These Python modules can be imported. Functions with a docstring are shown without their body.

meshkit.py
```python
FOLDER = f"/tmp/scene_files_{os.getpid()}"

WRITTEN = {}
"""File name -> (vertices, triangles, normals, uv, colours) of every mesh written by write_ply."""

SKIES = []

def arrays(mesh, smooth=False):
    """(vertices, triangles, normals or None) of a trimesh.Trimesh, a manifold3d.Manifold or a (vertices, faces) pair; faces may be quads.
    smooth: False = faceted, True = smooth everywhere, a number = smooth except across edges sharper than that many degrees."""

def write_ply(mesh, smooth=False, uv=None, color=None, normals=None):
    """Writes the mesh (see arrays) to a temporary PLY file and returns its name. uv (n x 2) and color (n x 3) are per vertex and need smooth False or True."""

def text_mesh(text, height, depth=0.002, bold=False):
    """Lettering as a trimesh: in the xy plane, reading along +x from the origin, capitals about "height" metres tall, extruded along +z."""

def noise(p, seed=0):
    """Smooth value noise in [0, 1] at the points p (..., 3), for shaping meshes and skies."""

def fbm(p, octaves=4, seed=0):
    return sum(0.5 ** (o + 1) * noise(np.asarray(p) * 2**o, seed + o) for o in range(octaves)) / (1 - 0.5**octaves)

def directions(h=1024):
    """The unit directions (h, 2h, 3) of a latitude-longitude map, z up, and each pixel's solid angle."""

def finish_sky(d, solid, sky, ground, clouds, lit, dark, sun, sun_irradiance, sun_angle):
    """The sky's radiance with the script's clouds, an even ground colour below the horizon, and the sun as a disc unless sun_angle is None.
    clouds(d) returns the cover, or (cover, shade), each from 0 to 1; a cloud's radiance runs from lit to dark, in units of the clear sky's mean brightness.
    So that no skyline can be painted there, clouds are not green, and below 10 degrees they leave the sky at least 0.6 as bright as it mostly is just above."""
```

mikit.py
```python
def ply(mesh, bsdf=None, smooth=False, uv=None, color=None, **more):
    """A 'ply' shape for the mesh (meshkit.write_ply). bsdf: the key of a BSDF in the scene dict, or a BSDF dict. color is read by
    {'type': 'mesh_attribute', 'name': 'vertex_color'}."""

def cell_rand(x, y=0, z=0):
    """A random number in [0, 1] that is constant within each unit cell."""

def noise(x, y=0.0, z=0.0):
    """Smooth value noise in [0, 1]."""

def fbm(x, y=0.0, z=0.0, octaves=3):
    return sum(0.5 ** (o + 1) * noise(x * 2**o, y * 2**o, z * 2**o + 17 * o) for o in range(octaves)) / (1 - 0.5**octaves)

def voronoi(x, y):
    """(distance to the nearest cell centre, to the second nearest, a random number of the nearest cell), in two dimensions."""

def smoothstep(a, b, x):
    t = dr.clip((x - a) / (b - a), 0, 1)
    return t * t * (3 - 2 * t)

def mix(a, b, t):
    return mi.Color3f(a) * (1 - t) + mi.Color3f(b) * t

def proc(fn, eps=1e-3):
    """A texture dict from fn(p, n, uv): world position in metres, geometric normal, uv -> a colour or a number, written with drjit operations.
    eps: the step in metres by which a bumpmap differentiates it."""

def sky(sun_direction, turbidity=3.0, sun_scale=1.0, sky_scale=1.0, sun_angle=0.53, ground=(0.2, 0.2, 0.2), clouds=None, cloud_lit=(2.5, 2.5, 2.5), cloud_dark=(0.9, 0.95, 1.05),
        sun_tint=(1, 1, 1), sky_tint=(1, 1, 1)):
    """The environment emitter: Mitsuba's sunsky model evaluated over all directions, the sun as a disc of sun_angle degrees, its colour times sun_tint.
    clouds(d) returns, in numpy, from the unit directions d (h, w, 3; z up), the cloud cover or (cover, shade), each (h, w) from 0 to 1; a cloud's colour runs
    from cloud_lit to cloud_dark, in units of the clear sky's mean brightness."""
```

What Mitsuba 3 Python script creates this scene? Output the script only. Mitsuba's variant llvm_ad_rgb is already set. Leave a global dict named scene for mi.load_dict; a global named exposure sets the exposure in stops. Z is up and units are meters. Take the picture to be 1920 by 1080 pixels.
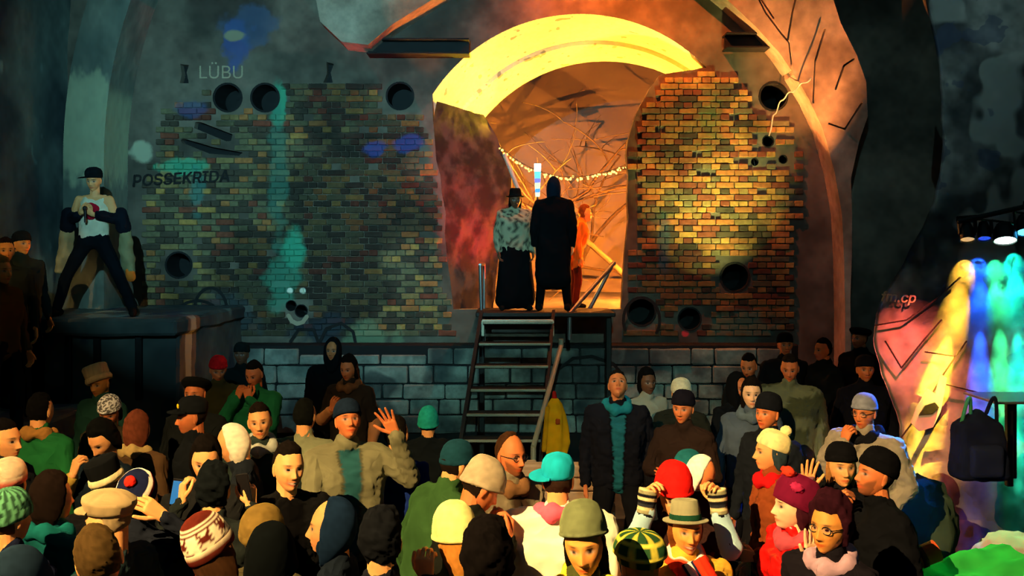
import math
import numpy as np, trimesh, scipy.sparse as sp
import mitsuba as mi, drjit as dr
import manifold3d as m3
import mikit, meshkit
from shapely.geometry import Polygon, LineString, Point, box as sbox
from mikit import noise as dnoise, fbm as dfbm, cell_rand, smoothstep, mix, proc

T = mi.ScalarTransform4f
scene, labels = {}, {}
rng = np.random.default_rng(7)

# ------------------------------------------------------------------ camera, sky, lamps, exposure
F, HC, HY = 1662.77, 2.8, 473.0            # focal length in pixels of 1920x1080, camera height, horizon row
def at(px, py, Y):
    return np.array([(px - 960.0) * Y / F, Y, HC - (py - HY) * Y / F])

scene['camera'] = {'type': 'perspective', 'fov': 60.0, 'fov_axis': 'x', 'near_clip': 0.05, 'far_clip': 200.0,
                   'principal_point_offset_y': (540.0 - HY) / 1080.0,
                   'to_world': T().look_at([0, 0, HC], [0, 1, HC], [0, 0, 1])}
exposure = 5.0
GAIN = 2.0 ** -exposure                    # every light below is written for exposure 0 and scaled by this
scene['night_sky'] = {'type': 'constant', 'radiance': {'type': 'rgb', 'value': [float(q * GAIN) for q in (0.013, 0.036, 0.040)]}, 'sampling_weight': 5.0}

def spot(name, pos, target, rgb, cutoff, beam=None, weight=1.0):
    scene[name] = {'type': 'spot', 'intensity': {'type': 'rgb', 'value': [float(q * GAIN) for q in rgb]}, 'cutoff_angle': float(cutoff),
                   'beam_width': float(beam if beam is not None else cutoff * 0.6), 'sampling_weight': float(weight),
                   'to_world': T().look_at(list(map(float, pos)), list(map(float, target)), [0, 0.01, 1])}
def point(name, pos, rgb, weight=1.0):
    scene[name] = {'type': 'point', 'position': list(map(float, pos)), 'intensity': {'type': 'rgb', 'value': [float(q * GAIN) for q in rgb]}, 'sampling_weight': float(weight)}
def glow(rgb): return {'type': 'area', 'radiance': {'type': 'rgb', 'value': [float(q * GAIN) for q in rgb]}, 'sampling_weight': 0.2}

# three warm stage lamps on the truss above and left of the camera, over the crowd
for n, (tx, ty, k, cut) in enumerate(((-2.5, 4.7, 1.0, 17.5), (0.0, 4.9, 1.0, 17.5), (1.8, 4.7, 1.1, 14.5))):
    spot(f'stage_lamp_warm_{n}', (-3.4, -0.6, 6.2), (tx, ty, 1.35), np.array((305, 190, 74)) * k, cut, 8, 4.0)
spot('stage_lamp_warm_3', (-3.4, -0.6, 6.2), (-5.15, 8.6, 2.85), (110, 66, 22), 4.5, 2.5, 0.7)
# cool wash on the brick wall, the ledge and the rib on the left
spot('stage_lamp_cool', (-1.2, 1.0, 4.6), (-2.6, 12, 4.5), (74, 190, 225), 22, 12, 4.0)
spot('stage_lamp_cool_low', (0.4, 0.5, 5.4), (0.6, 11.7, 1.1), (30, 70, 66), 15, 8, 2.0)
spot('stage_lamp_cool_right', (0.8, 2.5, 7.5), (4.9, 12, 3.6), (14, 30, 32), 17, 8, 1.5)
# amber uplight at the foot of the right-hand brickwork, orange lamp hung above the gable
spot('uplight_amber', (2.75, 10.5, 1.3), (2.66, 12.0, 4.1), (84, 88, 26), 24, 5, 2.0)
spot('gable_lamp_orange', (1.4, 10.9, 7.6), (1.5, 12.0, 6.2), (112, 18, 2.4), 52, 24, 3.0)
spot('uplight_ring', (3.2, 10.7, 2.2), (3.95, 11.6, 5.7), (190, 60, 14), 17, 9, 1.5)
spot('uplight_left', (-0.42, 10.9, 2.75), (-1.25, 11.8, 6.0), (70, 22, 3.5), 9, 5, 0.7)
# lamps in and behind the opening
spot('opening_lamp_yellow', (0.62, 13.15, 2.75), (0.95, 12.4, 5.6), (75, 50, 2.4), 72, 62, 2.0)
spot('opening_lamp_side', (0.3, 12.75, 4.62), (-1.1, 12.3, 5.05), (24, 15.5, 0.7), 34, 20, 0.7)
point('bank_lamp_orange', (2.4, 14.0, 2.9), (110, 28, 3.0), 1.5)
point('bank_lamp_amber', (-0.6, 14.4, 3.6), (60, 18, 3.0), 1.5)
spot('jamb_lamp_red', at(985, 560, 11.7), at(875, 400, 12.2), (42.0, 1.3, 0.8), 32, 7, 1.0)
# colour spots of the lamp bar on the right, each a narrow throw and a short one
PIER_Y = 8.0
def beam(name, px, py, tpx, tpy, rgb, cut):
    p, t = at(px, py, 7.80), at(tpx, tpy, 8.0); rgb = np.array(rgb, float)
    spot(name, p, t, rgb, cut, cut * 0.4)
    m = p + (t - p) * 0.34; m[1] = 8.0; spot(name + '_near', p, m, rgb * 0.10, 13, 5, 0.7)
    m = p + (t - p) * 0.14; m[1] = 8.0; spot(name + '_close', p, m, rgb * 0.022, 20, 8, 0.5)
beam('beam_orange', 1842, 462, 1730, 820, (420, 240, 18), 7.0)
beam('beam_blue', 1856, 462, 1838, 760, (1, 14, 150), 6.0)
beam('beam_green', 1888, 466, 1880, 760, (3, 90, 32), 6.5)
beam('beam_cyan', 1925, 452, 1912, 760, (1, 150, 110), 5.5)
spot('beam_red', at(1812, 462, 7.3), at(1700, 720, 8.0), (22, 3.0, 2.0), 27, 12, 1.5)
spot('beam_blue_spill', at(1850, 458, 7.45), (2.72, 6.45, 1.3), (0.8, 34.0, 280), 17, 6)
spot('beam_green_spill', at(1886, 462, 7.5), at(1830, 1000, 5.6), (2, 34, 10), 20, 8)

# ------------------------------------------------------------------ helpers
def lin(h):
    if not isinstance(h, str): return np.array(h, float)
    v = np.array([int(h[i:i + 2], 16) for i in (1, 3, 5)]) / 255.0
    return np.where(v <= 0.04045, v / 12.92, ((v + 0.055) / 1.055) ** 2.4)

def key(name, parent=None):
    base = f'{parent}__{name}' if parent else name
    if base not in scene and base not in labels and base not in KEYS: KEYS.add(base); return base
    n = 1
    if base in LAST: n = LAST[base] + 1
    while f'{base}_{n:03d}' in KEYS: n += 1
    LAST[base] = n
    k = f'{base}_{n:03d}'; KEYS.add(k); return k
KEYS, LAST = set(), {}

def obj(name, shape, parent=None, label=None, cat=None, group=None, kind=None):
    k = key(name, parent); scene[k] = shape
    tag(k, label, cat, group, kind); return k
def tag(k, label=None, cat=None, group=None, kind=None):
    d = {}
    if label: d['label'] = label
    if cat: d['category'] = cat
    if group: d['group'] = group
    if kind: d['kind'] = kind
    if d: labels[k] = d
def thing(name, label, cat, group=None):
    k = key(name); tag(k, label, cat, group); return k

def V(m):
    if hasattr(m, 'to_mesh'):
        q = m.to_mesh(); return np.array(q.vert_properties[:, :3], float), np.array(q.tri_verts, int)
    if isinstance(m, trimesh.Trimesh): return np.array(m.vertices), np.array(m.faces)
    return np.asarray(m[0], float), np.asarray(m[1], int)
def cat_meshes(ms):
    vs, fs, o = [], [], 0
    for m in ms:
        v, f = V(m)
        if f.shape[1] == 4: f = np.vstack([f[:, [0, 1, 2]], f[:, [0, 2, 3]]])
        vs.append(v); fs.append(f + o); o += len(v)
    return np.vstack(vs), np.vstack(fs)
def colored(m, rgb, bsdf='cloth', smooth=True, vary=0.25, freq=14.0, seed=0):
    v, f = V(m)
    c = np.broadcast_to(np.asarray(rgb, float), (len(v), 3)).copy()
    if vary: c *= (1 - vary + 2 * vary * meshkit.noise(v * freq, seed))[:, None]
    return mikit.ply((v, f), bsdf, smooth, color=np.clip(c, 0, 1))

ICO = np.array(trimesh.creation.icosphere(1).vertices)
ICO0 = np.array(trimesh.creation.icosphere(0).vertices)
def hull(prs, I=ICO):
    return m3.Manifold.hull_points(np.vstack([I * r + np.asarray(p, float) for p, r in prs]).astype(np.float64))
def bone(a, ra, b, rb, I=ICO): return hull([(a, ra), (b, rb)], I)
def union(ms): return m3.Manifold.batch_boolean(list(ms), m3.OpType.Add)
def taubin(v, f, it=8, l=0.5, m=-0.52):
    e = np.vstack([f[:, [0, 1]], f[:, [1, 2]], f[:, [2, 0]]]); n = len(v)
    A = sp.coo_matrix((np.ones(len(e)), (e[:, 0], e[:, 1])), (n, n)).tocsr(); A = ((A + A.T) > 0).astype(float)
    d = np.asarray(A.sum(1)).ravel(); A = sp.diags(1 / np.maximum(d, 1)) @ A
    for i in range(it):
        for s in (l, m): v = v + s * (A @ v - v)
    return v
def normals(v, f):
    n = np.zeros_like(v); c = np.cross(v[f[:, 1]] - v[f[:, 0]], v[f[:, 2]] - v[f[:, 0]])
    for k in range(3): np.add.at(n, f[:, k], c)
    return n / np.maximum(np.linalg.norm(n, axis=1, keepdims=True), 1e-12)
def Rz(a): a = math.radians(a); return np.array([[math.cos(a), -math.sin(a), 0], [math.sin(a), math.cos(a), 0], [0, 0, 1.0]])
def Rx(a): a = math.radians(a); return np.array([[1, 0, 0], [0, math.cos(a), -math.sin(a)], [0, math.sin(a), math.cos(a)]])
def Ry(a): a = math.radians(a); return np.array([[math.cos(a), 0, math.sin(a)], [0, 1, 0], [-math.sin(a), 0, math.cos(a)]])
def grid_mesh(P, closed=False):
    """P (n, m, 3) -> vertices and triangles; closed: the second direction wraps."""
    n, m = P.shape[:2]
    i, j = np.meshgrid(np.arange(n - 1), np.arange(m if closed else m - 1), indexing='ij')
    j2 = (j + 1) % m
    q = np.stack([i * m + j, i * m + j2, (i + 1) * m + j2, (i + 1) * m + j], -1).reshape(-1, 4)
    return P.reshape(-1, 3), np.vstack([q[:, [0, 1, 2]], q[:, [0, 2, 3]]])
def lathe(profile, n=40, ex=1.0, ey=1.0):
    """profile [(r, z)] from bottom to top or closed; ends with r = 0 close themselves."""
    a = np.arange(n) * 2 * np.pi / n
    P = np.array([[[r * ex * math.cos(t), r * ey * math.sin(t), z] for t in a] for r, z in profile])
    return grid_mesh(P, True)
def tube(pts, rad, n=8, cap=True):
    p = np.asarray(pts, float); t = np.gradient(p, axis=0); t /= np.linalg.norm(t, axis=1, keepdims=True) + 1e-12
    up = np.array([0, 0, 1.0]) if abs(t[:, 2]).mean() < 0.8 else np.array([0, 1.0, 0])
    a = np.cross(t, up); a /= np.linalg.norm(a, axis=1, keepdims=True) + 1e-12; b = np.cross(t, a)
    g = np.arange(n) * 2 * np.pi / n; r = np.broadcast_to(rad, (len(p),))
    P = p[:, None] + r[:, None, None] * (np.cos(g)[None, :, None] * a[:, None] + np.sin(g)[None, :, None] * b[:, None])
    v, f = grid_mesh(P, True)
    if cap:
        k = len(v); v = np.vstack([v, p[:1], p[-1:]])
        j = np.arange(n); L = (len(p) - 1) * n
        f = np.vstack([f, np.stack([np.full(n, k), (j + 1) % n, j], 1), np.stack([np.full(n, k + 1), L + j, L + (j + 1) % n], 1)])
    f = f[:, ::-1]
    return v, f
def boxm(c, s, bevel=0.0, R=None):
    s = np.asarray(s, float) / 2; b = min(bevel, *(s * 0.9))
    P = []
    for sx in (-1, 1):
        for sy in (-1, 1):
            for sz in (-1, 1):
                q = s * (sx, sy, sz)
                if b:
                    for k in range(3):
                        d = np.array([-sx * b, -sy * b, -sz * b]); d[k] = 0; P.append(q + d)
                else: P.append(q)
    P = np.array(P)
    if R is not None: P = P @ np.asarray(R).T
    return V(m3.Manifold.hull_points(P + np.asarray(c, float)))
def prism(poly, y0, y1):
    """shapely polygon in (x, z), extruded from y0 to y1."""
    m = trimesh.creation.extrude_polygon(poly, y1 - y0, engine='earcut')
    v = np.array(m.vertices); v = np.stack([v[:, 0], y0 + (y1 - y0) - v[:, 2], v[:, 1]], 1)
    return v, np.array(m.faces)

# ------------------------------------------------------------------ materials
def principled(c, rough=0.7, **k):
    return {'type': 'twosided', 'b': {'type': 'principled', 'base_color': c if isinstance(c, dict) else {'type': 'rgb', 'value': list(map(float, lin(c)))}, 'roughness': float(rough), **k}}
VC = {'type': 'mesh_attribute', 'name': 'vertex_color'}
scene['skin'] = principled(VC, 0.55, specular=0.25)
scene['cloth'] = principled(VC, 1.0, specular=0.05)
scene['shiny'] = principled(VC, 0.35, specular=0.6)
scene['sequin'] = principled('#e8e8e0', 0.25, metallic=0.9)
scene['steel'] = principled('#8d9090', 0.4, metallic=0.8)
scene['steel_dark'] = principled('#22231f', 0.6, metallic=0.3)
scene['black_plastic'] = principled('#0c0c10', 0.4)
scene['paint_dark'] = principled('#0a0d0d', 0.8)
scene['paint_pale'] = principled('#a89f84', 0.8)
scene['glass'] = {'type': 'thindielectric'}
scene['wire'] = principled('#b9b9ae', 0.6)

def W(px, py): # wall point of the back wall
    a = at(px, py, 12.0); return a[0], a[2]
def blob(x, z, px, py, rx, ry, rough=0.5, edge=0.35):
    cx, cz = W(px, py); k = 12.0 / F
    d = dr.sqrt(dr.square((x - cx) / (rx * k)) + dr.square((z - cz) / (ry * k))) + rough * (dfbm(x * 5.3, z * 5.3, px * 0.1, 5) - 0.5) * 3.2
    return 1 - smoothstep(1 - edge, 1 + edge * 0.4, d)
def graffiti(p, c):
    x, z = p.x, p.z
    for px, py, rx, ry, col, s in (
        (525, 200, 16, 40, (0.05, 0.42, 0.24), 0.85), (521, 330, 17, 150, (0.05, 0.24, 0.17), 0.55), (553, 468, 24, 44, (0.04, 0.40, 0.24), 0.9),
        (532, 530, 32, 60, (0.04, 0.28, 0.18), 0.7), (345, 312, 48, 17, (0.05, 0.42, 0.24), 0.8), (370, 360, 18, 50, (0.05, 0.26, 0.22), 0.6),
        (440, 85, 32, 45, (0.04, 0.09, 0.32), 0.7), (470, 50, 50, 40, (0.05, 0.12, 0.25), 0.5), (437, 68, 22, 10, (0.45, 0.42, 0.12), 0.55),
        (706, 277, 28, 16, (0.03, 0.07, 0.30), 0.8), (766, 268, 30, 17, (0.03, 0.07, 0.30), 0.8), (262, 285, 20, 26, (0.45, 0.48, 0.33), 0.8),
        (370, 205, 30, 18, (0.05, 0.10, 0.28), 0.5), (690, 640, 55, 34, (0.25, 0.36, 0.20), 0.6), (1243, 455, 14, 60, (0.04, 0.10, 0.14), 0.7),
        (1225, 400, 22, 25, (0.06, 0.12, 0.08), 0.6), (1330, 230, 20, 60, (0.05, 0.14, 0.05), 0.45), (1400, 610, 60, 30, (0.06, 0.16, 0.12), 0.6),
        (1285, 625, 7, 7, (0.7, 0.05, 0.06), 0.95), (1178, 650, 8, 8, (0.6, 0.05, 0.06), 0.9), (1262, 650, 9, 7, (0.5, 0.05, 0.08), 0.9),
        (600, 620, 60, 35, (0.02, 0.04, 0.06), 0.7), (420, 600, 60, 40, (0.05, 0.08, 0.09), 0.5), (545, 545, 6, 6, (0.8, 0.85, 0.7), 0.95), (569, 545, 6, 6, (0.8, 0.85, 0.7), 0.95)):
        c = mix(c, mi.Color3f(*col), s * blob(x, z, px, py, rx, ry, 0.12 if rx < 10 else 0.5))
    return c
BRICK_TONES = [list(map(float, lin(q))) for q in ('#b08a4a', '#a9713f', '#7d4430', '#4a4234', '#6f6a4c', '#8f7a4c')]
def brick_fn(p, n, uv):
    base = mi.Color3f(*BRICK_TONES[0])
    for i in range(1, 6): base = dr.select(uv.x * 6 > i, mi.Color3f(*BRICK_TONES[i]), base)
    g = dfbm(p.x * 28, p.z * 28, p.y * 28, 3)
    soot = smoothstep(0.42, 0.64, dfbm(p.x * 0.9 + 3, p.z * 0.9, 2.0, 4))
    return graffiti(p, base * (0.65 + 0.7 * g) * (1 - 0.65 * soot))
scene['brick'] = principled(proc(brick_fn), 0.9)
def plaster_fn(p, n, uv):
    g = dfbm(p.x * 1.3, p.z * 1.3, p.y * 1.3, 4); h = dfbm(p.x * 9, p.z * 9, p.y * 9, 3)
    c = mix((0.055, 0.047, 0.036), (0.18, 0.15, 0.11), smoothstep(0.3, 0.7, g)) * (0.7 + 0.6 * h)
    return graffiti(p, c)
scene['plaster'] = principled(proc(plaster_fn), 0.95)
def arch_fn(p, n, uv):
    g = dfbm(p.x * 2.2, p.z * 2.2, p.y * 2.2, 4); h = dfbm(p.x * 22, p.z * 22, p.y * 22, 2)
    spots = smoothstep(0.70, 0.78, dfbm(p.x * 11, p.z * 11, p.y * 11, 2))
    return mix((0.62, 0.55, 0.40), (0.78, 0.72, 0.55), g) * (0.88 + 0.24 * h) * (1 - 0.55 * spots)
scene['arch_render'] = principled(proc(arch_fn), 0.9)
def rib_fn(p, n, uv):
    g = dfbm(p.x * 1.7, p.z * 1.7, p.y * 1.7, 4); h = dfbm(p.x * 12, p.z * 6, p.y * 12, 3)
    c = mix((0.09, 0.12, 0.10), (0.20, 0.22, 0.17), smoothstep(0.3, 0.7, g)) * (0.7 + 0.6 * h)
    zl = p.z + 0.5 * (h - 0.5)
    pale = smoothstep(3.6, 3.9, zl) * (1 - smoothstep(4.95, 5.15, zl)) * (1 - smoothstep(-5.16, -5.12, p.x))
    return mix(c, (0.46, 0.52, 0.31), 0.75 * pale * (0.6 + 0.4 * h))
scene['rib_plaster'] = principled(proc(rib_fn), 0.95)
def tornrib_fn(p, n, uv):
    g = dfbm(p.x * 1.9, p.z * 1.9, p.y * 1.9, 4); h = dfbm(p.x * 13, p.z * 13, p.y * 13, 3)
    return mix((0.22, 0.16, 0.11), (0.46, 0.36, 0.26), smoothstep(0.3, 0.7, g)) * (0.7 + 0.6 * h)
scene['torn_plaster'] = principled(proc(tornrib_fn), 0.95)
def side_fn(p, n, uv):
    g = dfbm(p.x * 0.9, p.z * 0.9, p.y * 0.9, 4); h = dfbm(p.x * 7, p.z * 7, p.y * 7, 3)
    c = mix((0.05, 0.07, 0.075), (0.17, 0.22, 0.19), smoothstep(0.35, 0.65, g)) * (0.7 + 0.6 * h)
    c = mix(c, (0.35, 0.5, 0.45), 0.7 * smoothstep(0.66, 0.72, dfbm(p.y * 2.2, p.z * 1.4, p.x * 2.2 + 7, 3)))
    return mix(c, (0.02, 0.04, 0.09), 0.8 * smoothstep(0.6, 0.66, dfbm(p.y * 1.6 + 4, p.z * 1.2, p.x * 1.6, 3)))
scene['side_plaster'] = principled(proc(side_fn), 0.95)
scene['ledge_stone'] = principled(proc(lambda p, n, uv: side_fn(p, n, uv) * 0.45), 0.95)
def pier_fn(p, n, uv):
    g = dfbm(p.x * 1.6, p.z * 1.6, p.y, 4); h = dfbm(p.x * 9, p.z * 9, p.y * 9, 3)
    c = mix((0.05, 0.045, 0.045), (0.34, 0.29, 0.26), smoothstep(0.34, 0.62, g)) * (0.35 + 1.3 * h)
    pale = smoothstep(0.60, 0.66, dfbm(p.x * 2.3 + 2, p.z * 1.8, 5.0, 3))
    c = mix(c, (0.55, 0.50, 0.45), 0.45 * pale)
    ink = smoothstep(0.64, 0.67, dfbm(p.x * 3.7, p.z * 4.4, 9.0, 4))
    return mix(c, (0.05, 0.06, 0.12), 0.55 * ink)
scene['pier_plaster'] = principled(proc(pier_fn), 0.95)
def stone_fn(p, n, uv):
    g = dfbm(p.x * 2.0, p.z * 2.0, p.y * 2.0, 3); h = dfbm(p.x * 15, p.z * 15, p.y * 15, 3)
    c = mix((0.06, 0.08, 0.075), (0.30, 0.36, 0.29), smoothstep(0.34, 0.66, g)) * (0.45 + 1.1 * h)
    return mix(c, (0.02, 0.035, 0.04), 0.7 * smoothstep(0.56, 0.62, dfbm(p.x * 1.1 + 5, p.z * 1.4, 3.0, 3)))
scene['stone'] = principled(proc(stone_fn), 0.95)
def ground_fn(p, n, uv):
    g = dfbm(p.x * 3, p.y * 3, 0.0, 4)
    return mix((0.05, 0.045, 0.04), (0.14, 0.12, 0.10), g)
scene['earth'] = principled(proc(ground_fn), 0.95)
def bank_fn(p, n, uv):
    g = dfbm(p.x * 0.8, p.y * 0.8, p.z * 0.8, 4)
    return mix((0.30, 0.25, 0.18), (0.42, 0.36, 0.26), g)
scene['bank_earth'] = principled(proc(bank_fn), 1.0)
def wood_fn(p, n, uv):
    g = dfbm(p.x * 3, p.z * 40, p.y * 20, 3)
    return mix((0.30, 0.19, 0.11), (0.62, 0.42, 0.26), g)
scene['wood'] = principled(proc(wood_fn), 0.8)
scene['bark'] = principled('#6e583c', 0.9)

# ------------------------------------------------------------------ structure: floor, walls, arch
def struct(name, shape, parent=None): return obj(name, shape, parent, kind=None if parent else 'structure')
def rough(v, f, amp, freq, seed=1, sub=0):
    for _ in range(sub): v, f = trimesh.remesh.subdivide(v, f)
    n = normals(v, f)
    return v + n * ((meshkit.fbm(v * freq, 4, seed) - 0.5) * 2 * amp)[:, None], f

gx, gy = np.meshgrid(np.linspace(-9, 9, 60), np.linspace(-4, 13, 60), indexing='ij')
P = np.stack([gx, gy, 0.03 * (meshkit.fbm(np.stack([gx, gy, gx * 0], -1) * 1.5) - 0.5) - 0.015], -1)
v, f = grid_mesh(P); struct('floor', mikit.ply((v, f[:, ::-1] if normals(v, f)[0, 2] < 0 else f), 'earth', True))

PLAT = 2.05
cX, cZ = W(1088, 356); RA = 2.38
def arc(a0, a1, n, cx=cX, cz=cZ, r=RA): return [(cx + r * math.cos(t), cz + r * math.sin(t)) for t in np.radians(np.linspace(a0, a1, n))]
aL = math.degrees(math.atan2(W(820, 183)[1] - cZ, W(820, 183)[0] - cX)); aR = math.degrees(math.atan2(W(1330, 122)[1] - cZ, W(1330, 122)[0] - cX))
right_edge = [(1316, 127), (1300, 131), (1262, 136), (1236, 141), (1229, 152), (1218, 165), (1212, 178), (1200, 199), (1190, 220), (1184, 240), (1178, 262), (1174, 290), (1178, 330), (1176, 372), (1178, 410), (1172, 470), (1168, 520), (1165, 580)]
left_edge = [(850, 580), (846, 540), (838, 480), (834, 440), (836, 400), (828, 360), (826, 330), (818, 300), (815, 260), (812, 225)]
hole = Polygon(arc(aL, aR, 40) + [W(*p) for p in right_edge] + [W(*p) for p in left_edge])
holes = [(427, 183, 27), (497, 183, 27), (750, 180, 26), (335, 497, 25), (1450, 181, 27), (1203, 585, 27), (1293, 598, 22), (546, 573, 10), (565, 583, 12), (1440, 265, 11), (1415, 304, 7), (1468, 299, 8), (1378, 520, 28)]
wallp = sbox(W(-30, 0)[0], 0, W(1980, 0)[0], 9.0).difference(hole)
for px, py, r in holes: wallp = wallp.difference(Point(*W(px, py)).buffer(r * 12 / F, 20))
slots = [[(338, 120), (354, 122), (350, 136), (354, 156), (337, 156), (341, 138)], [(612, 116), (626, 120), (620, 136), (624, 155), (606, 155), (613, 138)],
         [(366, 229), (374, 228), (436, 252), (433, 264), (424, 265), (364, 240)], [(338, 262), (345, 260), (400, 276), (455, 286), (448, 292), (392, 288), (342, 268)]]
for s in slots: wallp = wallp.difference(Polygon([W(*p) for p in s]))
wall = struct('wall_back', mikit.ply(prism(wallp, 12.0, 12.14), 'plaster'))
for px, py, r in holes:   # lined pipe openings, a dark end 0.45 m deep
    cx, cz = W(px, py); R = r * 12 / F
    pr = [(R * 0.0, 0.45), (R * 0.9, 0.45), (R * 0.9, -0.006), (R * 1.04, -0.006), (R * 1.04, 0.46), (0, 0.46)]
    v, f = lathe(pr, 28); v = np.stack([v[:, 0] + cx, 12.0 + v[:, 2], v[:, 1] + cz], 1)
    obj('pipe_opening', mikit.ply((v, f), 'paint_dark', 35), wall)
for s in slots:
    v, f = prism(Polygon([W(*p) for p in s]).buffer(0.01), 12.13, 12.16); obj('slot_back', mikit.ply((v, f), 'paint_dark'), wall)

# bricks: English bond on the two stretches of bare wall
zoneL = Polygon([W(*p) for p in [(268, 330), (262, 420), (270, 640), (860, 640), (848, 560), (838, 480), (836, 400), (826, 330), (815, 262), (800, 226), (812, 206), (780, 190), (720, 150), (640, 148), (520, 150), (380, 165), (300, 200), (275, 270)]])
zoneR = Polygon([W(*p) for p in [(1182, 242), (1176, 290), (1181, 410), (1175, 470), (1168, 560), (1166, 640), (1504, 640), (1504, 430), (1512, 250), (1480, 225), (1412, 210), (1408, 152), (1330, 130), (1240, 145), (1220, 170), (1203, 200)]])
blocked = [Point(*W(px, py)).buffer(r * 12 / F + 0.015) for px, py, r in holes] + [Polygon([W(*p) for p in s]) for s in slots] + [hole]
from shapely.prepared import prep
from shapely import union_all
blk = union_all(blocked)
CO, GAP = 0.0833, 0.011
brick_mesh = {}
for L in (0.239, 0.114):
    for q in range(3):
        r = np.random.default_rng(q + int(L * 1000))
        vv, ff = boxm((0, 0, 0), (L, 0.05, CO - GAP), 0.006)
        vv = vv + r.normal(0, 0.0018, vv.shape); brick_mesh[L, q] = (vv, ff)
brick_ply = {}; rest = []
def brick_uv(n, m): return np.tile([(m + 0.5) / 6, 0.5], (n, 1))
nb = 0
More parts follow.
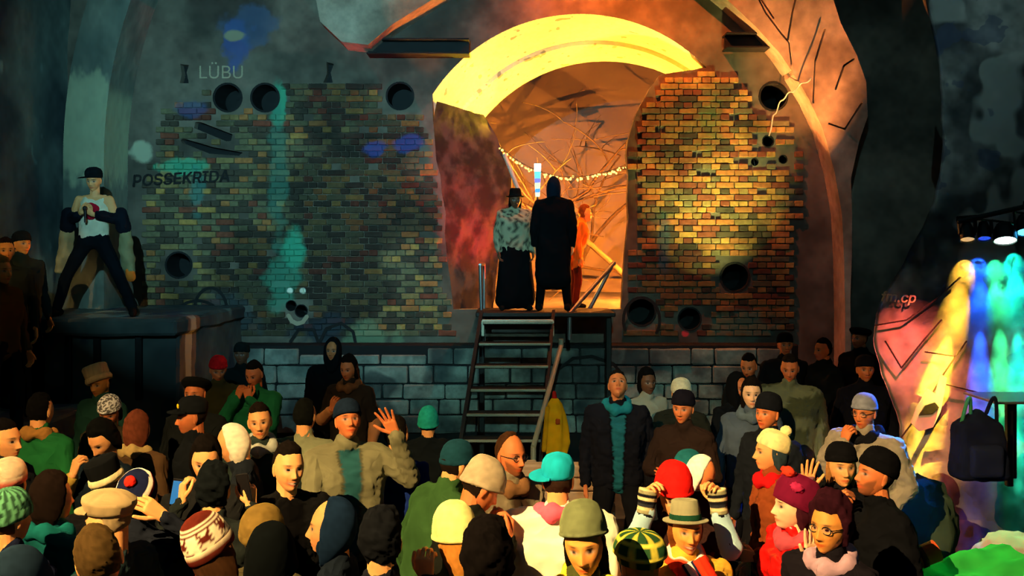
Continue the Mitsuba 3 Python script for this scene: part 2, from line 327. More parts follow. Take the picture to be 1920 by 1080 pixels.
for zone, zname in ((zoneL, 'L'), (zoneR, 'R')):
    pz = prep(zone.difference(blk)); x0, z0, x1, z1 = zone.bounds; items = []
    for r in range(int(z0 / CO), int(z1 / CO) + 1):
        stretcher = r % 2 == 0
        L = 0.25 if stretcher else 0.125; off = 0.0 if stretcher else 0.0625
        for i in range(int((x0 - off) / L) - 1, int((x1 - off) / L) + 2):
            cx, cz = off + i * L + L / 2, (r + 0.5) * CO
            if rng.random() < 0.02: continue
            if rng.random() < (0.12 if zname == 'L' else 0.06) and stretcher:      # odd half pairs break the bond
                parts = [(cx - 0.0625, 0.114), (cx + 0.0625, 0.114)]
            else: parts = [(cx, 0.239 if stretcher else 0.114)]
            for bx_, bl in parts:
                if pz.contains(sbox(bx_ - bl / 2, cz - 0.036, bx_ + bl / 2, cz + 0.036)):
                    items.append((bx_, cz, bl, int(rng.integers(3)), 12.0 - 0.025 + rng.uniform(0.004, 0.02), rng.normal(0, 0.6)))
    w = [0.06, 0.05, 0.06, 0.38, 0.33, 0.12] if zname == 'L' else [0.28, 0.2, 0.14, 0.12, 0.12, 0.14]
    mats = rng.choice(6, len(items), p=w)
    order = sorted(range(len(items)), key=lambda i: -items[i][2] + 0.02 * rng.random())
    for n, i in enumerate(order):
        bx_, cz, bl, q, y, tw = items[i]; m = int(mats[i])
        if n < 300 // 2 + 0:
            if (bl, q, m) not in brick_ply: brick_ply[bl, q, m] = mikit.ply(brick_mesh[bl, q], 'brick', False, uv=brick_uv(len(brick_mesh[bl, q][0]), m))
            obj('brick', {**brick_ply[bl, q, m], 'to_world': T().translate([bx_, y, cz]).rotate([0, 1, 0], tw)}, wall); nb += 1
        else:
            vv, ff = brick_mesh[bl, q]; rest.append((vv @ Ry(tw).T + [bx_, y, cz], ff, m))
obj('bricks', mikit.ply(cat_meshes([q[:2] for q in rest]), 'brick', False, uv=np.vstack([brick_uv(len(q[0]), q[2]) for q in rest])), wall, kind='stuff')

# broken left jamb of the opening: sloping rubble between the front edge and the back edge
fr = [(850, 582), (846, 540), (838, 480), (834, 440), (836, 400), (828, 360), (826, 330), (818, 300), (815, 260), (812, 225), (819, 190)]
bk = [(925, 582), (928, 540), (936, 480), (946, 430), (952, 400), (958, 360), (958, 330), (948, 300), (934, 262), (922, 238), (906, 216)]
rows = []
for s in np.linspace(0, 1, 9):
    row = []
    for (a, b), (c, d) in zip(fr, bk):
        p, q = at(a, b, 12.0), at(c, d, 12.55)
        row.append(p * (1 - s) + q * s + np.array([0, 0.0, 0]))
    rows.append(row)
rows.append([q + np.array([-0.7, 0.3, -0.1]) for q in rows[-1]])
v, f = grid_mesh(np.array(rows)); v, f = trimesh.remesh.subdivide(v, f); v, f = trimesh.remesh.subdivide(v, f)
v = v + normals(v, f) * ((meshkit.fbm(v * 5, 4) - 0.5) * 0.10)[:, None] * np.clip((v[:, 1:2] - 12.0) * 8, 0, 1)
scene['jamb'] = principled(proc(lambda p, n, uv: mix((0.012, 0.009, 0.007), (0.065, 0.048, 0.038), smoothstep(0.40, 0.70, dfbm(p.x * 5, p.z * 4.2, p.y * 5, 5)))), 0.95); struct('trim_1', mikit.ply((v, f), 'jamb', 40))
# top shelf of the left infill
# arch soffit, two nested rings, lit from inside the opening
A = np.radians(np.linspace(-8, 188, 90))
c2 = at(1135, 405, 13.0); R2 = 2.338
def ringpts(cx, cz, r, y): return np.stack([cx + r * np.cos(A), np.full(len(A), y), cz + r * np.sin(A)], -1)
def lerp(a, b, t): return a * (1 - t) + b * t
r0 = ringpts(cX, cZ, RA, 12.0); r3 = ringpts(c2[0], c2[2], R2, 13.0)
m1 = lerp(r0, r3, 0.60)
cen = np.array([lerp(cX, c2[0], 0.6), 0, lerp(cZ, c2[2], 0.6)])
def inset(R_, d):
    u = (R_ - cen) * [1, 0, 1]; return R_ - d * u / np.linalg.norm(u, axis=1, keepdims=True)
m2 = inset(m1, 0.055); m2b = inset(m1, 0.06)
soff = struct('trim_2', mikit.ply(grid_mesh(np.array([lerp(r0, m1, t) for t in np.linspace(0, 1, 6)])), 'arch_render', 30))
obj('inner_ring', mikit.ply(grid_mesh(np.array([m1 + [0, 0.004, 0], m2 + [0, 0.02, 0], inset(lerp(m1, r3, 0.5), 0.055), inset(r3, 0.055), inset(r3, 0.05) + [0, 0.1, 0], r3 + [0, 0.1, 0.4]])), 'arch_render', 30), soff)

# torn arch ring on the right, split by its cracks into slabs of plaster
def PX(pts, Y): return [(at(a, b, Y)[0], at(a, b, Y)[2]) for a, b in pts]
ring_out = [(1240, -110), (1300, -60), (1372, 0), (1420, 45), (1466, 96), (1492, 134), (1522, 184), (1548, 240), (1570, 320), (1584, 400), (1588, 480), (1590, 580), (1590, 700), (1602, 700), (1600, 560), (1603, 480), (1603, 400), (1601, 332), (1617, 262), (1633, 216), (1630, 150), (1612, 100), (1582, 40), (1560, -30), (1520, -110)]
ring = Polygon(PX(ring_out, 11.5)).buffer(0)
cracks = [[(1420, -20), (1440, 20), (1470, 60), (1484, 76), (1492, 140)], [(1482, 70), (1490, 20), (1500, -20)], [(1530, 190), (1534, 110), (1552, 50)], [(1572, 165), (1588, 120), (1606, 108)], [(1560, 230), (1590, 240), (1622, 190)], [(1395, -60), (1455, 30)]]
cut = union_all([LineString(PX(c, 11.5)).buffer(0.013) for c in cracks])
pieces = ring.difference(cut); pieces = list(getattr(pieces, 'geoms', [pieces]))
rib = None
for n, g in enumerate(sorted(pieces, key=lambda g: -g.area)):
    if g.area < 0.004: continue
    v, f = prism(g.simplify(0.004), 11.60 + 0.02 * (n % 3), 12.02)
    shp = mikit.ply((v, f), 'torn_plaster', False)
    if rib is None: rib = struct('trim_3', shp)
    else: obj('plaster_slab', shp, rib)
lring = Polygon(PX([(690, 84), (735, 46), (780, 18), (822, -8), (900, -60), (960, -90), (960, -160), (560, -160), (585, -40), (600, 40), (640, 78)], 11.5)).buffer(0)
struct('trim_4', mikit.ply(prism(lring, 11.5, 12.02), 'torn_plaster', False))

# pale rib of the hall's vault on the left, with the pier that carries it
cx0, cz0 = 0.9, 4.0
outer = [(cx0 + 6.62 * math.cos(t), cz0 + 6.62 * math.sin(t)) for t in np.radians(np.linspace(180, 105, 40))]
inner = [(cx0 + 6.1 * math.cos(t), cz0 + 6.1 * math.sin(t)) for t in np.radians(np.linspace(105, 180, 40))]
g = Polygon(outer + inner + [(-5.2, 0.0), (-5.72, 0.0)])
v, f = prism(g, 11.3, 12.02); struct('trim_5', mikit.ply((v, f), 'rib_plaster', 30))
# side walls
def plane_grid(p00, p10, p01, nu, nv):
    u, w = np.meshgrid(np.linspace(0, 1, nu), np.linspace(0, 1, nv), indexing='ij')
    p00, p10, p01 = map(np.asarray, (p00, p10, p01))
    return grid_mesh(p00 + u[..., None] * (p10 - p00) + w[..., None] * (p01 - p00))
v, f = plane_grid((-6.0, -4.0, 0), (-6.0, 12.1, 0), (-6.0, -4.0, 9), 150, 90); v, f = rough(v, f, 0.09, 0.8, 3)
struct('wall_left', mikit.ply((v, f), 'side_plaster', True))
v, f = plane_grid((6.6, -4.0, 0), (6.6, 12.1, 0), (6.6, -4.0, 9), 110, 60); v, f = rough(v, f, 0.09, 0.8, 5)
struct('wall_right', mikit.ply((v, f[:, ::-1]), 'side_plaster', True))
# right pier with its torn edge
edge = [(1712, 1160), (1700, 1000), (1694, 900), (1690, 860), (1688, 800), (1672, 750), (1652, 700), (1640, 640), (1642, 590), (1652, 560), (1688, 500), (1720, 440), (1752, 380), (1764, 300), (1766, 220), (1756, 110), (1735, 0), (1715, -60)]
pe = PX(edge, PIER_Y)
bz = np.interp(np.linspace(0, 1, 90), np.linspace(0, 1, len(pe)), [q[1] for q in pe]); bx_ = np.interp(np.linspace(0, 1, 90), np.linspace(0, 1, len(pe)), [q[0] for q in pe])
bz[0] = 0.0
bx_ = bx_ + 0.05 * (meshkit.fbm(np.stack([bz * 3, bz * 0, bz * 0], -1), 4) - 0.5)
rows = []
for t in list(np.linspace(0, 1, 70)):
    rows.append(np.stack([bx_ * (1 - t) + 6.6 * t, np.full(90, PIER_Y), bz], -1))
Pm = np.array(rows)
Pm[..., 1] += 0.07 * (meshkit.fbm(Pm * 1.4, 5, 4) - 0.5)
back_row = Pm[0] * [1, 1, 1]; back_row[:, 0] = back_row[:, 0] * 9.3 / 8.0 + 0.12; back_row[:, 1] += 1.3
v, f = grid_mesh(np.concatenate([back_row[None], Pm]))
struct('wall_pier', mikit.ply((v, f), 'pier_plaster', True))

# plinth of stone blocks along the foot of the back wall
pl = None
px0, px1 = at(330, 0, 11.7)[0], at(1500, 0, 11.7)[0]
base = boxm(((px0 + px1) / 2, 11.88, 0.79), (px1 - px0, 0.24, 1.58), 0.02)
pl = struct('trim_6', mikit.ply(base, 'paint_dark'))
r_ = np.random.default_rng(3)
z = 0.0; row = 0
while z < 1.5:
    hgt = 0.2 + 0.05 * r_.random(); x = px0 - 0.2 * (row % 2)
    while x < px1 - 0.05:
        wdt = r_.uniform(0.26, 0.62); xa, xb = max(x, px0), min(x + wdt, px1)
        top = min(z + hgt, 1.6 if not (at(500, 0, 11.7)[0] < xa < at(720, 0, 11.7)[0]) else 1.45)
        if xb - xa > 0.1 and top - z > 0.08 and z > 0.25:
            vv, ff = boxm(((xa + xb) / 2, 11.76 + r_.uniform(-0.015, 0.02), (z + top) / 2), (xb - xa - 0.022, 0.1, top - z - 0.022), 0.014)
            vv = vv + r_.normal(0, 0.004, vv.shape)
            obj('stone_block', mikit.ply((vv, ff), 'stone', False), pl)
        x += wdt
    z += hgt; row += 1

# raised ledge on the left
LED = 2.08
lx0, lx1 = -6.0, at(335, 0, 9.7)[0]
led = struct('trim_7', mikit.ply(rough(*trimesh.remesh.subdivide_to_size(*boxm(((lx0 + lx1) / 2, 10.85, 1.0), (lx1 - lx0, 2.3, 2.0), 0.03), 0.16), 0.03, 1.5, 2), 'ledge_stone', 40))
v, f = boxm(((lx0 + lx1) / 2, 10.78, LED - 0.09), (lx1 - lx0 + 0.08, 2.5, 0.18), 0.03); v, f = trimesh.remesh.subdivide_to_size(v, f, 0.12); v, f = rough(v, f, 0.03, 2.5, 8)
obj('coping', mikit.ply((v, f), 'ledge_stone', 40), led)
for px in (36, 70, 130, 184, 262):
    a = at(px, 640, 9.7); v, f = boxm((a[0], 9.68, 1.55), (0.07, 0.06, 0.72), 0.01); obj('stud', mikit.ply((v, f), 'paint_dark'), led)
# outside ground, wooded bank and platform
v, f = plane_grid((-6, 12.5, 1.98), (8, 12.5, 1.98), (-6, 19, 1.98), 30, 30); struct('ground_outside', mikit.ply(rough(v, f, 0.06, 1.0, 2), 'earth', True))
v, f = plane_grid((-8, 18.2, 1.6), (10, 18.2, 1.6), (-8, 21.0, 10.5), 60, 60); v, f = rough(v, f, 0.15, 0.4, 9)
struct('bank', mikit.ply((v, f), 'bank_earth', True))

# ------------------------------------------------------------------ people: heads, hair, hats, hands, bodies, clothes
def sphere_dirs(rows, cols, front=0.45):
    th = np.linspace(0, np.pi, rows); t = np.arange(cols) * 2 * np.pi / cols - np.pi
    ph = t - front * np.sin(t)                                  # denser where ph = 0, the face (-y)
    return np.stack([np.outer(np.sin(th), np.sin(ph)), -np.outer(np.sin(th), np.cos(ph)), np.outer(np.cos(th), np.ones(cols))], -1)
def skull(U):
    x, y, z = U[..., 0] * 0.075, U[..., 1] * 0.096, U[..., 2] * 0.118
    lo, hi = np.clip(-z / 0.118, 0, 1), np.clip(z / 0.118, 0, 1)
    x = x * (1 - 0.30 * lo ** 1.4)
    y = np.where(y > 0, y * (1 - 0.42 * lo ** 1.2), y * (1 - 0.06 * hi))
    y = y - 0.030 * lo ** 2 + 0.006 * hi
    return np.stack([x, y, z], -1)
def g2(x, z, cx, cz, sx, sz): return np.exp(-((x - cx) / sx) ** 2 - ((z - cz) / sz) ** 2)
def face_points(U, smile=0.0, nose=1.0):
    P = skull(U); x, y, z = P[..., 0], P[..., 1].copy(), P[..., 2]
    f = np.clip((-U[..., 1] - 0.15) / 0.3, 0, 1)
    d = 0.004 * g2(x, z, 0, 0, 0.06, 0.05)                                  # flatter mid face
    ramp = np.clip((0.016 - z) / 0.05, 0, 1) ** 1.2 * np.clip((z + 0.052) / 0.012, 0, 1)
    d = d - 0.024 * nose * np.exp(-(x / (0.0075 + 0.006 * np.clip(-z / 0.04, 0, 1))) ** 2) * ramp
    for s in (-1, 1):
        d = d + 0.0085 * g2(x, z, s * 0.031, 0.0, 0.016, 0.011) - 0.0045 * g2(x, z, s * 0.028, 0.019, 0.022, 0.007)
        d = d - 0.004 * g2(x, z, s * 0.042, -0.032, 0.018, 0.016) * (1 + smile) - 0.006 * g2(x, z, s * 0.0125, -0.042, 0.006, 0.006)
    d = d - 0.005 * g2(x, z, 0, -0.064, 0.022, 0.006) - 0.005 * g2(x, z, 0, -0.077, 0.018, 0.006) + 0.003 * g2(x, z, 0, -0.0705, 0.024 + 0.006 * smile, 0.0025 + 0.004 * smile)
    d = d - 0.008 * g2(x, z, 0, -0.102, 0.022, 0.014)
    P[..., 1] = y + d * f
    return P
HEAD_U = sphere_dirs(60, 72)
EYE_Y = float(face_points(np.array([[[0.031 / 0.075, -math.sqrt(1 - (0.031 / 0.075) ** 2), 0.0]]]))[0, 0, 1])
def to_manifold(v, f): return m3.Manifold(m3.Mesh(vert_properties=np.ascontiguousarray(v, np.float32), tri_verts=np.ascontiguousarray(f, np.uint32)))
def closed_grid(P, flip=False):
    """sphere grid with collapsed poles -> watertight vertices and triangles."""
    n, m = P.shape[:2]
    v = np.vstack([P[0, :1], P[1:-1].reshape(-1, 3), P[-1, :1]])
    ids = np.zeros((n, m), int); ids[1:-1] = 1 + np.arange((n - 2) * m).reshape(n - 2, m); ids[-1] = len(v) - 1
    F_ = []
    j = np.arange(m); j2 = (j + 1) % m
    for i in range(n - 1):
        a, b, c, d = ids[i, j], ids[i, j2], ids[i + 1, j2], ids[i + 1, j]
        if i > 0: F_.append(np.stack([a, c, b], 1))
        if i < n - 2: F_.append(np.stack([a, d, c], 1))
    f = np.vstack(F_)
    vol = np.einsum('ij,ij->i', v[f[:, 0]], np.cross(v[f[:, 1]], v[f[:, 2]])).sum()
    return v, (f if vol > 0 else f[:, ::-1])
HEADS = {}
def head_manifold(smile, nose):
    k = (smile, nose)
    if k not in HEADS:
        parts = [to_manifold(*closed_grid(face_points(HEAD_U, smile, nose)))]
        e = trimesh.creation.icosphere(2, 0.0125)
        for s in (-1, 1):
            parts.append(m3.Manifold.hull_points(np.array(e.vertices) * [1, 0.9, 0.8] + [s * 0.031, EYE_Y + 0.0125, -0.001]))
            ear = np.vstack([ICO * [0.007, 0.017, 0.030] @ Rz(s * 18).T + [s * 0.0745, 0.012, -0.008], ICO * [0.006, 0.009, 0.012] + [s * 0.071, 0.006, -0.034]])
            parts.append(m3.Manifold.hull_points(ear))
        HEADS[k] = union(parts)
    return HEADS[k]
def face_color(L, skin, brow, smile=0, beard=None, lips=1.0):
    """skin colours by the point's place on the head."""
    x, y, z = L.T; c = np.broadcast_to(skin, (len(L), 3)).copy()
    front = y < -0.03
    def put(w, col):
        nonlocal c
        w = np.clip(w, 0, 1)[:, None]; c = c * (1 - w) + np.asarray(col) * w
    near = (np.abs(z) < 0.16) & (np.abs(x) < 0.12)
    put(near * front * (g2(np.abs(x), z, 0.045, -0.035, 0.02, 0.018) * 0.25 + g2(x, z, 0, -0.038, 0.014, 0.012) * 0.2), skin * [1.0, 0.6, 0.5])
    if beard is not None:
        w = front * np.clip((-0.048 - z + 0.9 * np.maximum(np.abs(x) - 0.03, 0)) / 0.012, 0, 1) * (z > -0.2)
        put(0.8 * w * (1 - g2(x, z, 0, -0.070, 0.02, 0.006)), beard)
    put(front * g2(x, z, 0, -0.0700, 0.024 + 0.007 * smile, 0.0085 + 0.003 * smile) * 1.3 * lips, skin * [0.85, 0.38, 0.34])
    if smile > 0.5:
        zc = -0.0705 + 4.0 * x ** 2; put(front * g2(x, z - zc, 0, 0, 0.027, 0.0085) * 1.9, skin * [0.35, 0.09, 0.07]); put(front * g2(x, z - zc, 0, 0.002, 0.022, 0.0042) * 1.7, (0.60, 0.52, 0.42))
        for s in (-1, 1): put(front * g2(x - s * 0.035, z + 0.055, -0.3 * s * 0.01, 0, 0.004, 0.016) * 0.5, skin * [0.55, 0.35, 0.3])
    else: put(front * g2(x, z, 0, -0.0705, 0.022, 0.0018), skin * [0.3, 0.15, 0.12])
    for s in (-1, 1):
        put(front * g2(x, z, s * 0.031, 0.0205 - 0.0 * s, 0.0175, 0.0042) * 1.2, brow)
        e = front * g2(x, z, s * 0.031, -0.001, 0.0150, 0.0068) * 1.6
        put(front * g2(x, z, s * 0.029, 0.004, 0.021, 0.013) * 0.45, skin * [0.55, 0.42, 0.4])
        put(e * 0.75, (0.40, 0.35, 0.30))
        put(front * g2(x, z, s * 0.031, -0.001, 0.0062, 0.0062) * 1.8, (0.03, 0.02, 0.015))
        put(front * g2(x, z, s * 0.031, 0.0065, 0.0165, 0.0024), (0.05, 0.03, 0.02))
        put(front * g2(x, z, s * 0.0105, -0.047, 0.004, 0.0025), skin * 0.25)
    return c

CAP_U = sphere_dirs(44, 56, 0.0)
def shell(tfun, U=CAP_U, extra=None):
    P = skull(U); t = tfun(U, P); P = P * (1 + t[..., None])
    if extra is not None: P = extra(U, P)
    return closed_grid(P)
def sstep(a, b, x): t = np.clip((x - a) / (b - a), 0, 1); return t * t * (3 - 2 * t)
def hair_mesh(style, seed):
    def front_line(U): # >0 where hair grows
        x, y, z = U[..., 0], U[..., 1], U[..., 2]
        h = {'receding': 0.84, 'bald': 0.95}.get(style, 0.60)
        top = z - (h - 0.10 * np.abs(x))                      # above the hairline in front
        side = y * 1.0 - 0.12 + 0.55 * np.clip(z - 0.05, 0, 1)      # behind the ears' line
        if style in ('long', 'bob', 'curly'): side = y + 0.30 + 0.25 * z + 1.0 * np.minimum(z + 0.15, 0) * (1 - 0.5 * np.abs(x))
        low = z + (0.62 if style in ('short', 'receding', 'bald') else 2)
        return np.minimum(np.maximum(top, side), low)
    thick = {'short': 0.11, 'receding': 0.07, 'bald': 0.05, 'long': 0.17, 'bob': 0.20, 'curly': 0.36, 'bushy': 0.24}[style]
    if style == 'bushy': pass
    def t(U, P):
        n = meshkit.fbm(P * (60 if style not in ('curly', 'bushy') else 34) + seed * 3.1, 3, seed)
        w = sstep(-0.03, 0.20, front_line(U) + 0.10 * (meshkit.fbm(P * 45, 2, seed + 9) - 0.5))
        rough_ = 0.15 if style in ('short', 'receding', 'bald') else 0.16 if style in ('long', 'bob') else 0.42
        return -0.09 + w * (0.09 + thick * (0.7 + 0.5 * np.clip(U[..., 2], 0, 1)) + rough_ * (n - 0.5))
    def drop(U, P):
        if style in ('long', 'bob'):
            d = 0.16 if style == 'long' else 0.05
            w = sstep(-0.1, 0.12, front_line(U)); lo = np.clip(-U[..., 2], 0, 1)
            P = P.copy(); P[..., 2] -= d * w * lo; P[..., 0] *= 1 + 0.45 * w * lo; P[..., 1] = P[..., 1] * (1 + 0.3 * w * lo) + 0.02 * w * lo
        return P
    return shell(t, sphere_dirs(60, 72, 0.0) if style in ('curly', 'bushy') else CAP_U, drop)

def hat_parts(kind, col, **o):
    """list of (name, (v, f), colour rows or colour) in the head's frame."""
    out = []; col = lin(col); c2_ = lin(o.get('col2', '#d8cfae')); ex, ey = 0.86, 1.05
    def dome(prof, n=44, noise_=0.0, sd=3):
        v, f = lathe(prof, n, ex, ey)
        if noise_: v = v + normals(v, f) * (noise_ * (meshkit.fbm(v * 38, 3, sd) - 0.5))[:, None]
        return v, f
    if kind in ('beanie', 'pom', 'nordic', 'stripes', 'cable', 'slouch'):
        z0 = o.get('z0', 0.02); tall = o.get('tall', 0.138); R = o.get('r', 0.0955)
        cuff = o.get('cuff', 0.045)
        prof = [(R * 0.86, z0 + 0.012), (R * 0.96, z0), (R * 1.06, z0 + 0.004), (R * 1.085, z0 + cuff * 0.5), (R * 1.06, z0 + cuff * 0.95), (R * 1.03, z0 + cuff)]
        nk = 20
        for i in range(1, nk + 1):
            a = i / nk * math.pi / 2; prof.append((R * 1.035 * math.cos(a) ** 0.75 if i < nk else 0.0, z0 + cuff + (tall - z0 - cuff) * math.sin(a)))
        v, f = dome(prof, 56, 0.006)
        n = 56; rows_ = np.repeat(np.arange(len(prof)), n)[:len(v)]
        c = np.broadcast_to(col, (len(v), 3)).copy(); az = np.arctan2(v[:, 0], -v[:, 1])
        rib_ = 0.86 + 0.2 * (np.sin(az * 44) > 0); 
        if kind == 'nordic':
            zz = (v[:, 2] - z0) / (tall - z0)
            band = (zz > 0.20) & (zz < 0.84); c[band] = c2_
            for a_, b_ in ((0.29, 0.335), (0.70, 0.735), (0.77, 0.80)): c[(zz > a_) & (zz < b_)] = col
            u = (az / (2 * math.pi) * 6) % 1 - 0.5; q = (zz - 0.52) / 0.15; k_ = u / 0.30
            star = (np.abs(q) < 1) & (np.abs(k_) < 1) & ((np.abs(np.abs(q) - np.abs(k_)) < 0.28) | (np.abs(q) < 0.16) | (np.abs(k_) < 0.14))
            c[star] = col
        if kind == 'stripes':
            zz = (v[:, 2] - z0) / (tall - z0)
            for a_, b_, cc in o['bands']: c[(zz >= a_) & (zz < b_)] = lin(cc)
        if o.get('sequins'): c *= (0.12 + 1.1 * (meshkit.noise(v * 95, 4) > 0.52))[:, None]
        if kind == 'cable': c *= (0.35 + 1.3 * (np.sin(az * 15 + np.sin(v[:, 2] * 90)) > 0.1))[:, None]
        if kind == 'tartan':
            pass
        if kind in ('beanie', 'pom', 'slouch'): c *= np.where(v[:, 2] < z0 + cuff, rib_, 1.0)[:, None]
        if kind == 'slouch': v[:, 1] += 0.25 * np.maximum(v[:, 2] - 0.07, 0); v[:, 2] -= 0.2 * np.maximum(v[:, 1] - 0.06, 0)
        out.append((o.get('name', 'beanie'), (v, f), c))
        if o.get('pom') or kind == 'pom':
            s = trimesh.creation.icosphere(3, o.get('pr', 0.032)); q = np.array(s.vertices); q = q * (1 + 0.28 * (meshkit.fbm(q * 120, 2) - 0.5))[:, None]
            out.append(('pompom', (q + [0, 0.0 + o.get('py', 0.0), tall + 0.012], np.array(s.faces)), lin(o.get('pcol', '#ffffff')) if 'pcol' in o else col))
    elif kind in ('cap', 'flatcap'):
        fl = kind == 'flatcap'; R = 0.1
        prof = [(R * 0.9, 0.035), (R * 1.02, 0.028), (R * 1.05, 0.045), (R * (1.18 if fl else 1.06), 0.075), (R * (1.15 if fl else 1.0), 0.095 if fl else 0.105), (R * 0.8, 0.118 if fl else 0.132), (R * 0.4, 0.128 if fl else 0.147), (0, 0.13 if fl else 0.15)]
        v, f = dome(prof, 40, 0.004); out.append((o.get('name', 'cap'), (v, f), col))
        n = 22; a = np.linspace(-1.05, 1.05, n) + math.radians(o.get('brim', 0))
        w_ = np.cos(np.linspace(-1.45, 1.45, n)) ** 0.6 * (0.05 if fl else 0.075)
        inn = np.stack([np.sin(a) * 0.085, -np.cos(a) * 0.104, np.full(n, 0.036)], -1)
        outr = np.stack([np.sin(a) * (0.085 + w_), -np.cos(a) * (0.104 + w_), 0.036 - 0.16 * w_], -1)
        G = np.array([inn + [0, 0, 0.004], (inn + outr) / 2 + [0, 0, 0.008], outr + [0, 0, 0.003], outr - [0, 0, 0.003], (inn + outr) / 2 + [0, 0, -0.001], inn - [0, 0, 0.004]])
        out.append(('brim', grid_mesh(G), lin(o.get('bcol', col))))
        if 'emblem' in o:
            out.append(('emblem', boxm((0.02, -0.108, 0.075), (0.05, 0.012, 0.032), 0.006), lin(o['emblem'])))
    elif kind in ('fedora', 'tophat', 'widehat'):
        h_ = {'fedora': 0.155, 'tophat': 0.19, 'widehat': 0.15}[kind]; b_ = {'fedora': 0.150, 'tophat': 0.145, 'widehat': 0.175}[kind]
        prof = [(0.094, 0.03), (b_, 0.036), (b_ + 0.004, 0.042), (b_, 0.047), (0.103, 0.048), (0.103, 0.06)]
        crown = [(0.103, 0.062), (0.098, 0.11), (0.088, h_), (0.07, h_ + 0.006), (0.03, h_ - 0.012), (0, h_ - 0.014)]
        v, f = dome(prof + crown, 44); out.append(('hat', (v, f), col))
        bp = [(0.1035, 0.05), (0.1075, 0.052), (0.1055, 0.078), (0.1015, 0.08)]
        out.append(('hat_band', dome(bp, 44), lin(o.get('band', '#151515'))))
    elif kind == 'pillbox':   # dark crown over a pale rolled brim
        prof = [(0.09, 0.05), (0.1, 0.045), (0.108, 0.08), (0.112, 0.15), (0.10, 0.165), (0, 0.168)]
        out.append(('hat', dome(prof, 44, 0.004), col))
        prof = [(0.096, 0.02), (0.112, 0.012), (0.120, 0.035), (0.114, 0.062), (0.1, 0.06)]
        out.append(('hat_brim', dome(prof, 44, 0.006), c2_))
    elif kind == 'beret':
        prof = [(0.09, 0.04), (0.1, 0.036), (0.125, 0.065), (0.13, 0.085), (0.11, 0.108), (0.05, 0.118), (0, 0.12)]
        out.append(('cap', dome(prof, 40, 0.004), col))
    elif kind == 'hood':
        th = o.get('thick', 0.22); op = o.get('open', 0.50); bot = o.get('bottom', 0.10); peak = o.get('peak', 0.0)
        def t(U, P):
            x, y, z = U[..., 0], U[..., 1], U[..., 2]
            w = sstep(-0.12, 0.06, -( -y - op) - 0.0 + 0.30 * np.clip(np.abs(x) - 0.35, 0, 1) + 0.55 * np.clip(z - 0.45, 0, 1))
            return -0.10 + w * (0.10 + th) + 0.05 * w * (meshkit.fbm(P * 25, 3, 5) - 0.5)
        def ex_(U, P):
            lo = np.clip(-U[..., 2], 0, 1) * (U[..., 1] > -0.6); P = P.copy(); P[..., 2] -= bot * lo; P[..., 0] *= 1 + 0.45 * lo; P[..., 1] += 0.03 * lo
            P[..., 2] += peak * np.clip(U[..., 2], 0, 1) ** 3; P[..., 1] += 1.2 * peak * np.clip(U[..., 2], 0, 1) ** 2
            return P
        out.append(('hood', shell(t, sphere_dirs(52, 64, 0.0), ex_), col))
    elif kind == 'tartan':
        prof = [(0.09, 0.03), (0.1, 0.022), (0.105, 0.045)] + [(0.120 * math.cos(a) ** 0.6, 0.05 + 0.085 * math.sin(a)) for a in np.linspace(0.05, 1.5, 16)] + [(0, 0.135)]
        v, f = lathe(prof, 64, ex, ey); az = np.arctan2(v[:, 0], -v[:, 1]); c = np.broadcast_to(col, (len(v), 3)).copy()
        s1 = np.sin(az * 8); s2 = np.sin(v[:, 2] * 130); c[(s1 > 0.55)] = c2_ * 0.8; c[(s2 > 0.6)] = c2_; c[(np.abs(s1) < 0.15) & (np.abs(s2) < 0.4)] = lin('#0b2418')
        out.append(('cap', (v, f), c))
    elif kind == 'flowerhat':
        v, f = dome([(0.09, 0.01), (0.1, 0.004), (0.108, 0.03), (0.112, 0.07), (0.10, 0.115), (0.06, 0.145), (0, 0.15)], 44, 0.012)
        out.append(('hat', (v, f), col))
        for q, (a, z_, cc) in enumerate(((-1.2, 0.10, '#e0582e'), (0.2, 0.14, '#d8402a'), (-2.2, 0.05, '#2f2a6a'), (1.0, 0.09, '#b02a5a'), (2.4, 0.08, '#c23a6a'))):
            s = trimesh.creation.icosphere(2, 0.034); p = np.array(s.vertices); p = p * (1 + 0.5 * (meshkit.noise(p * 110 + q) - 0.5))[:, None] * [1, 1, 0.7]
            out.append(('flower', (p + [math.sin(a) * 0.085, -math.cos(a) * 0.1, z_], np.array(s.faces)), lin(cc)))
    return out

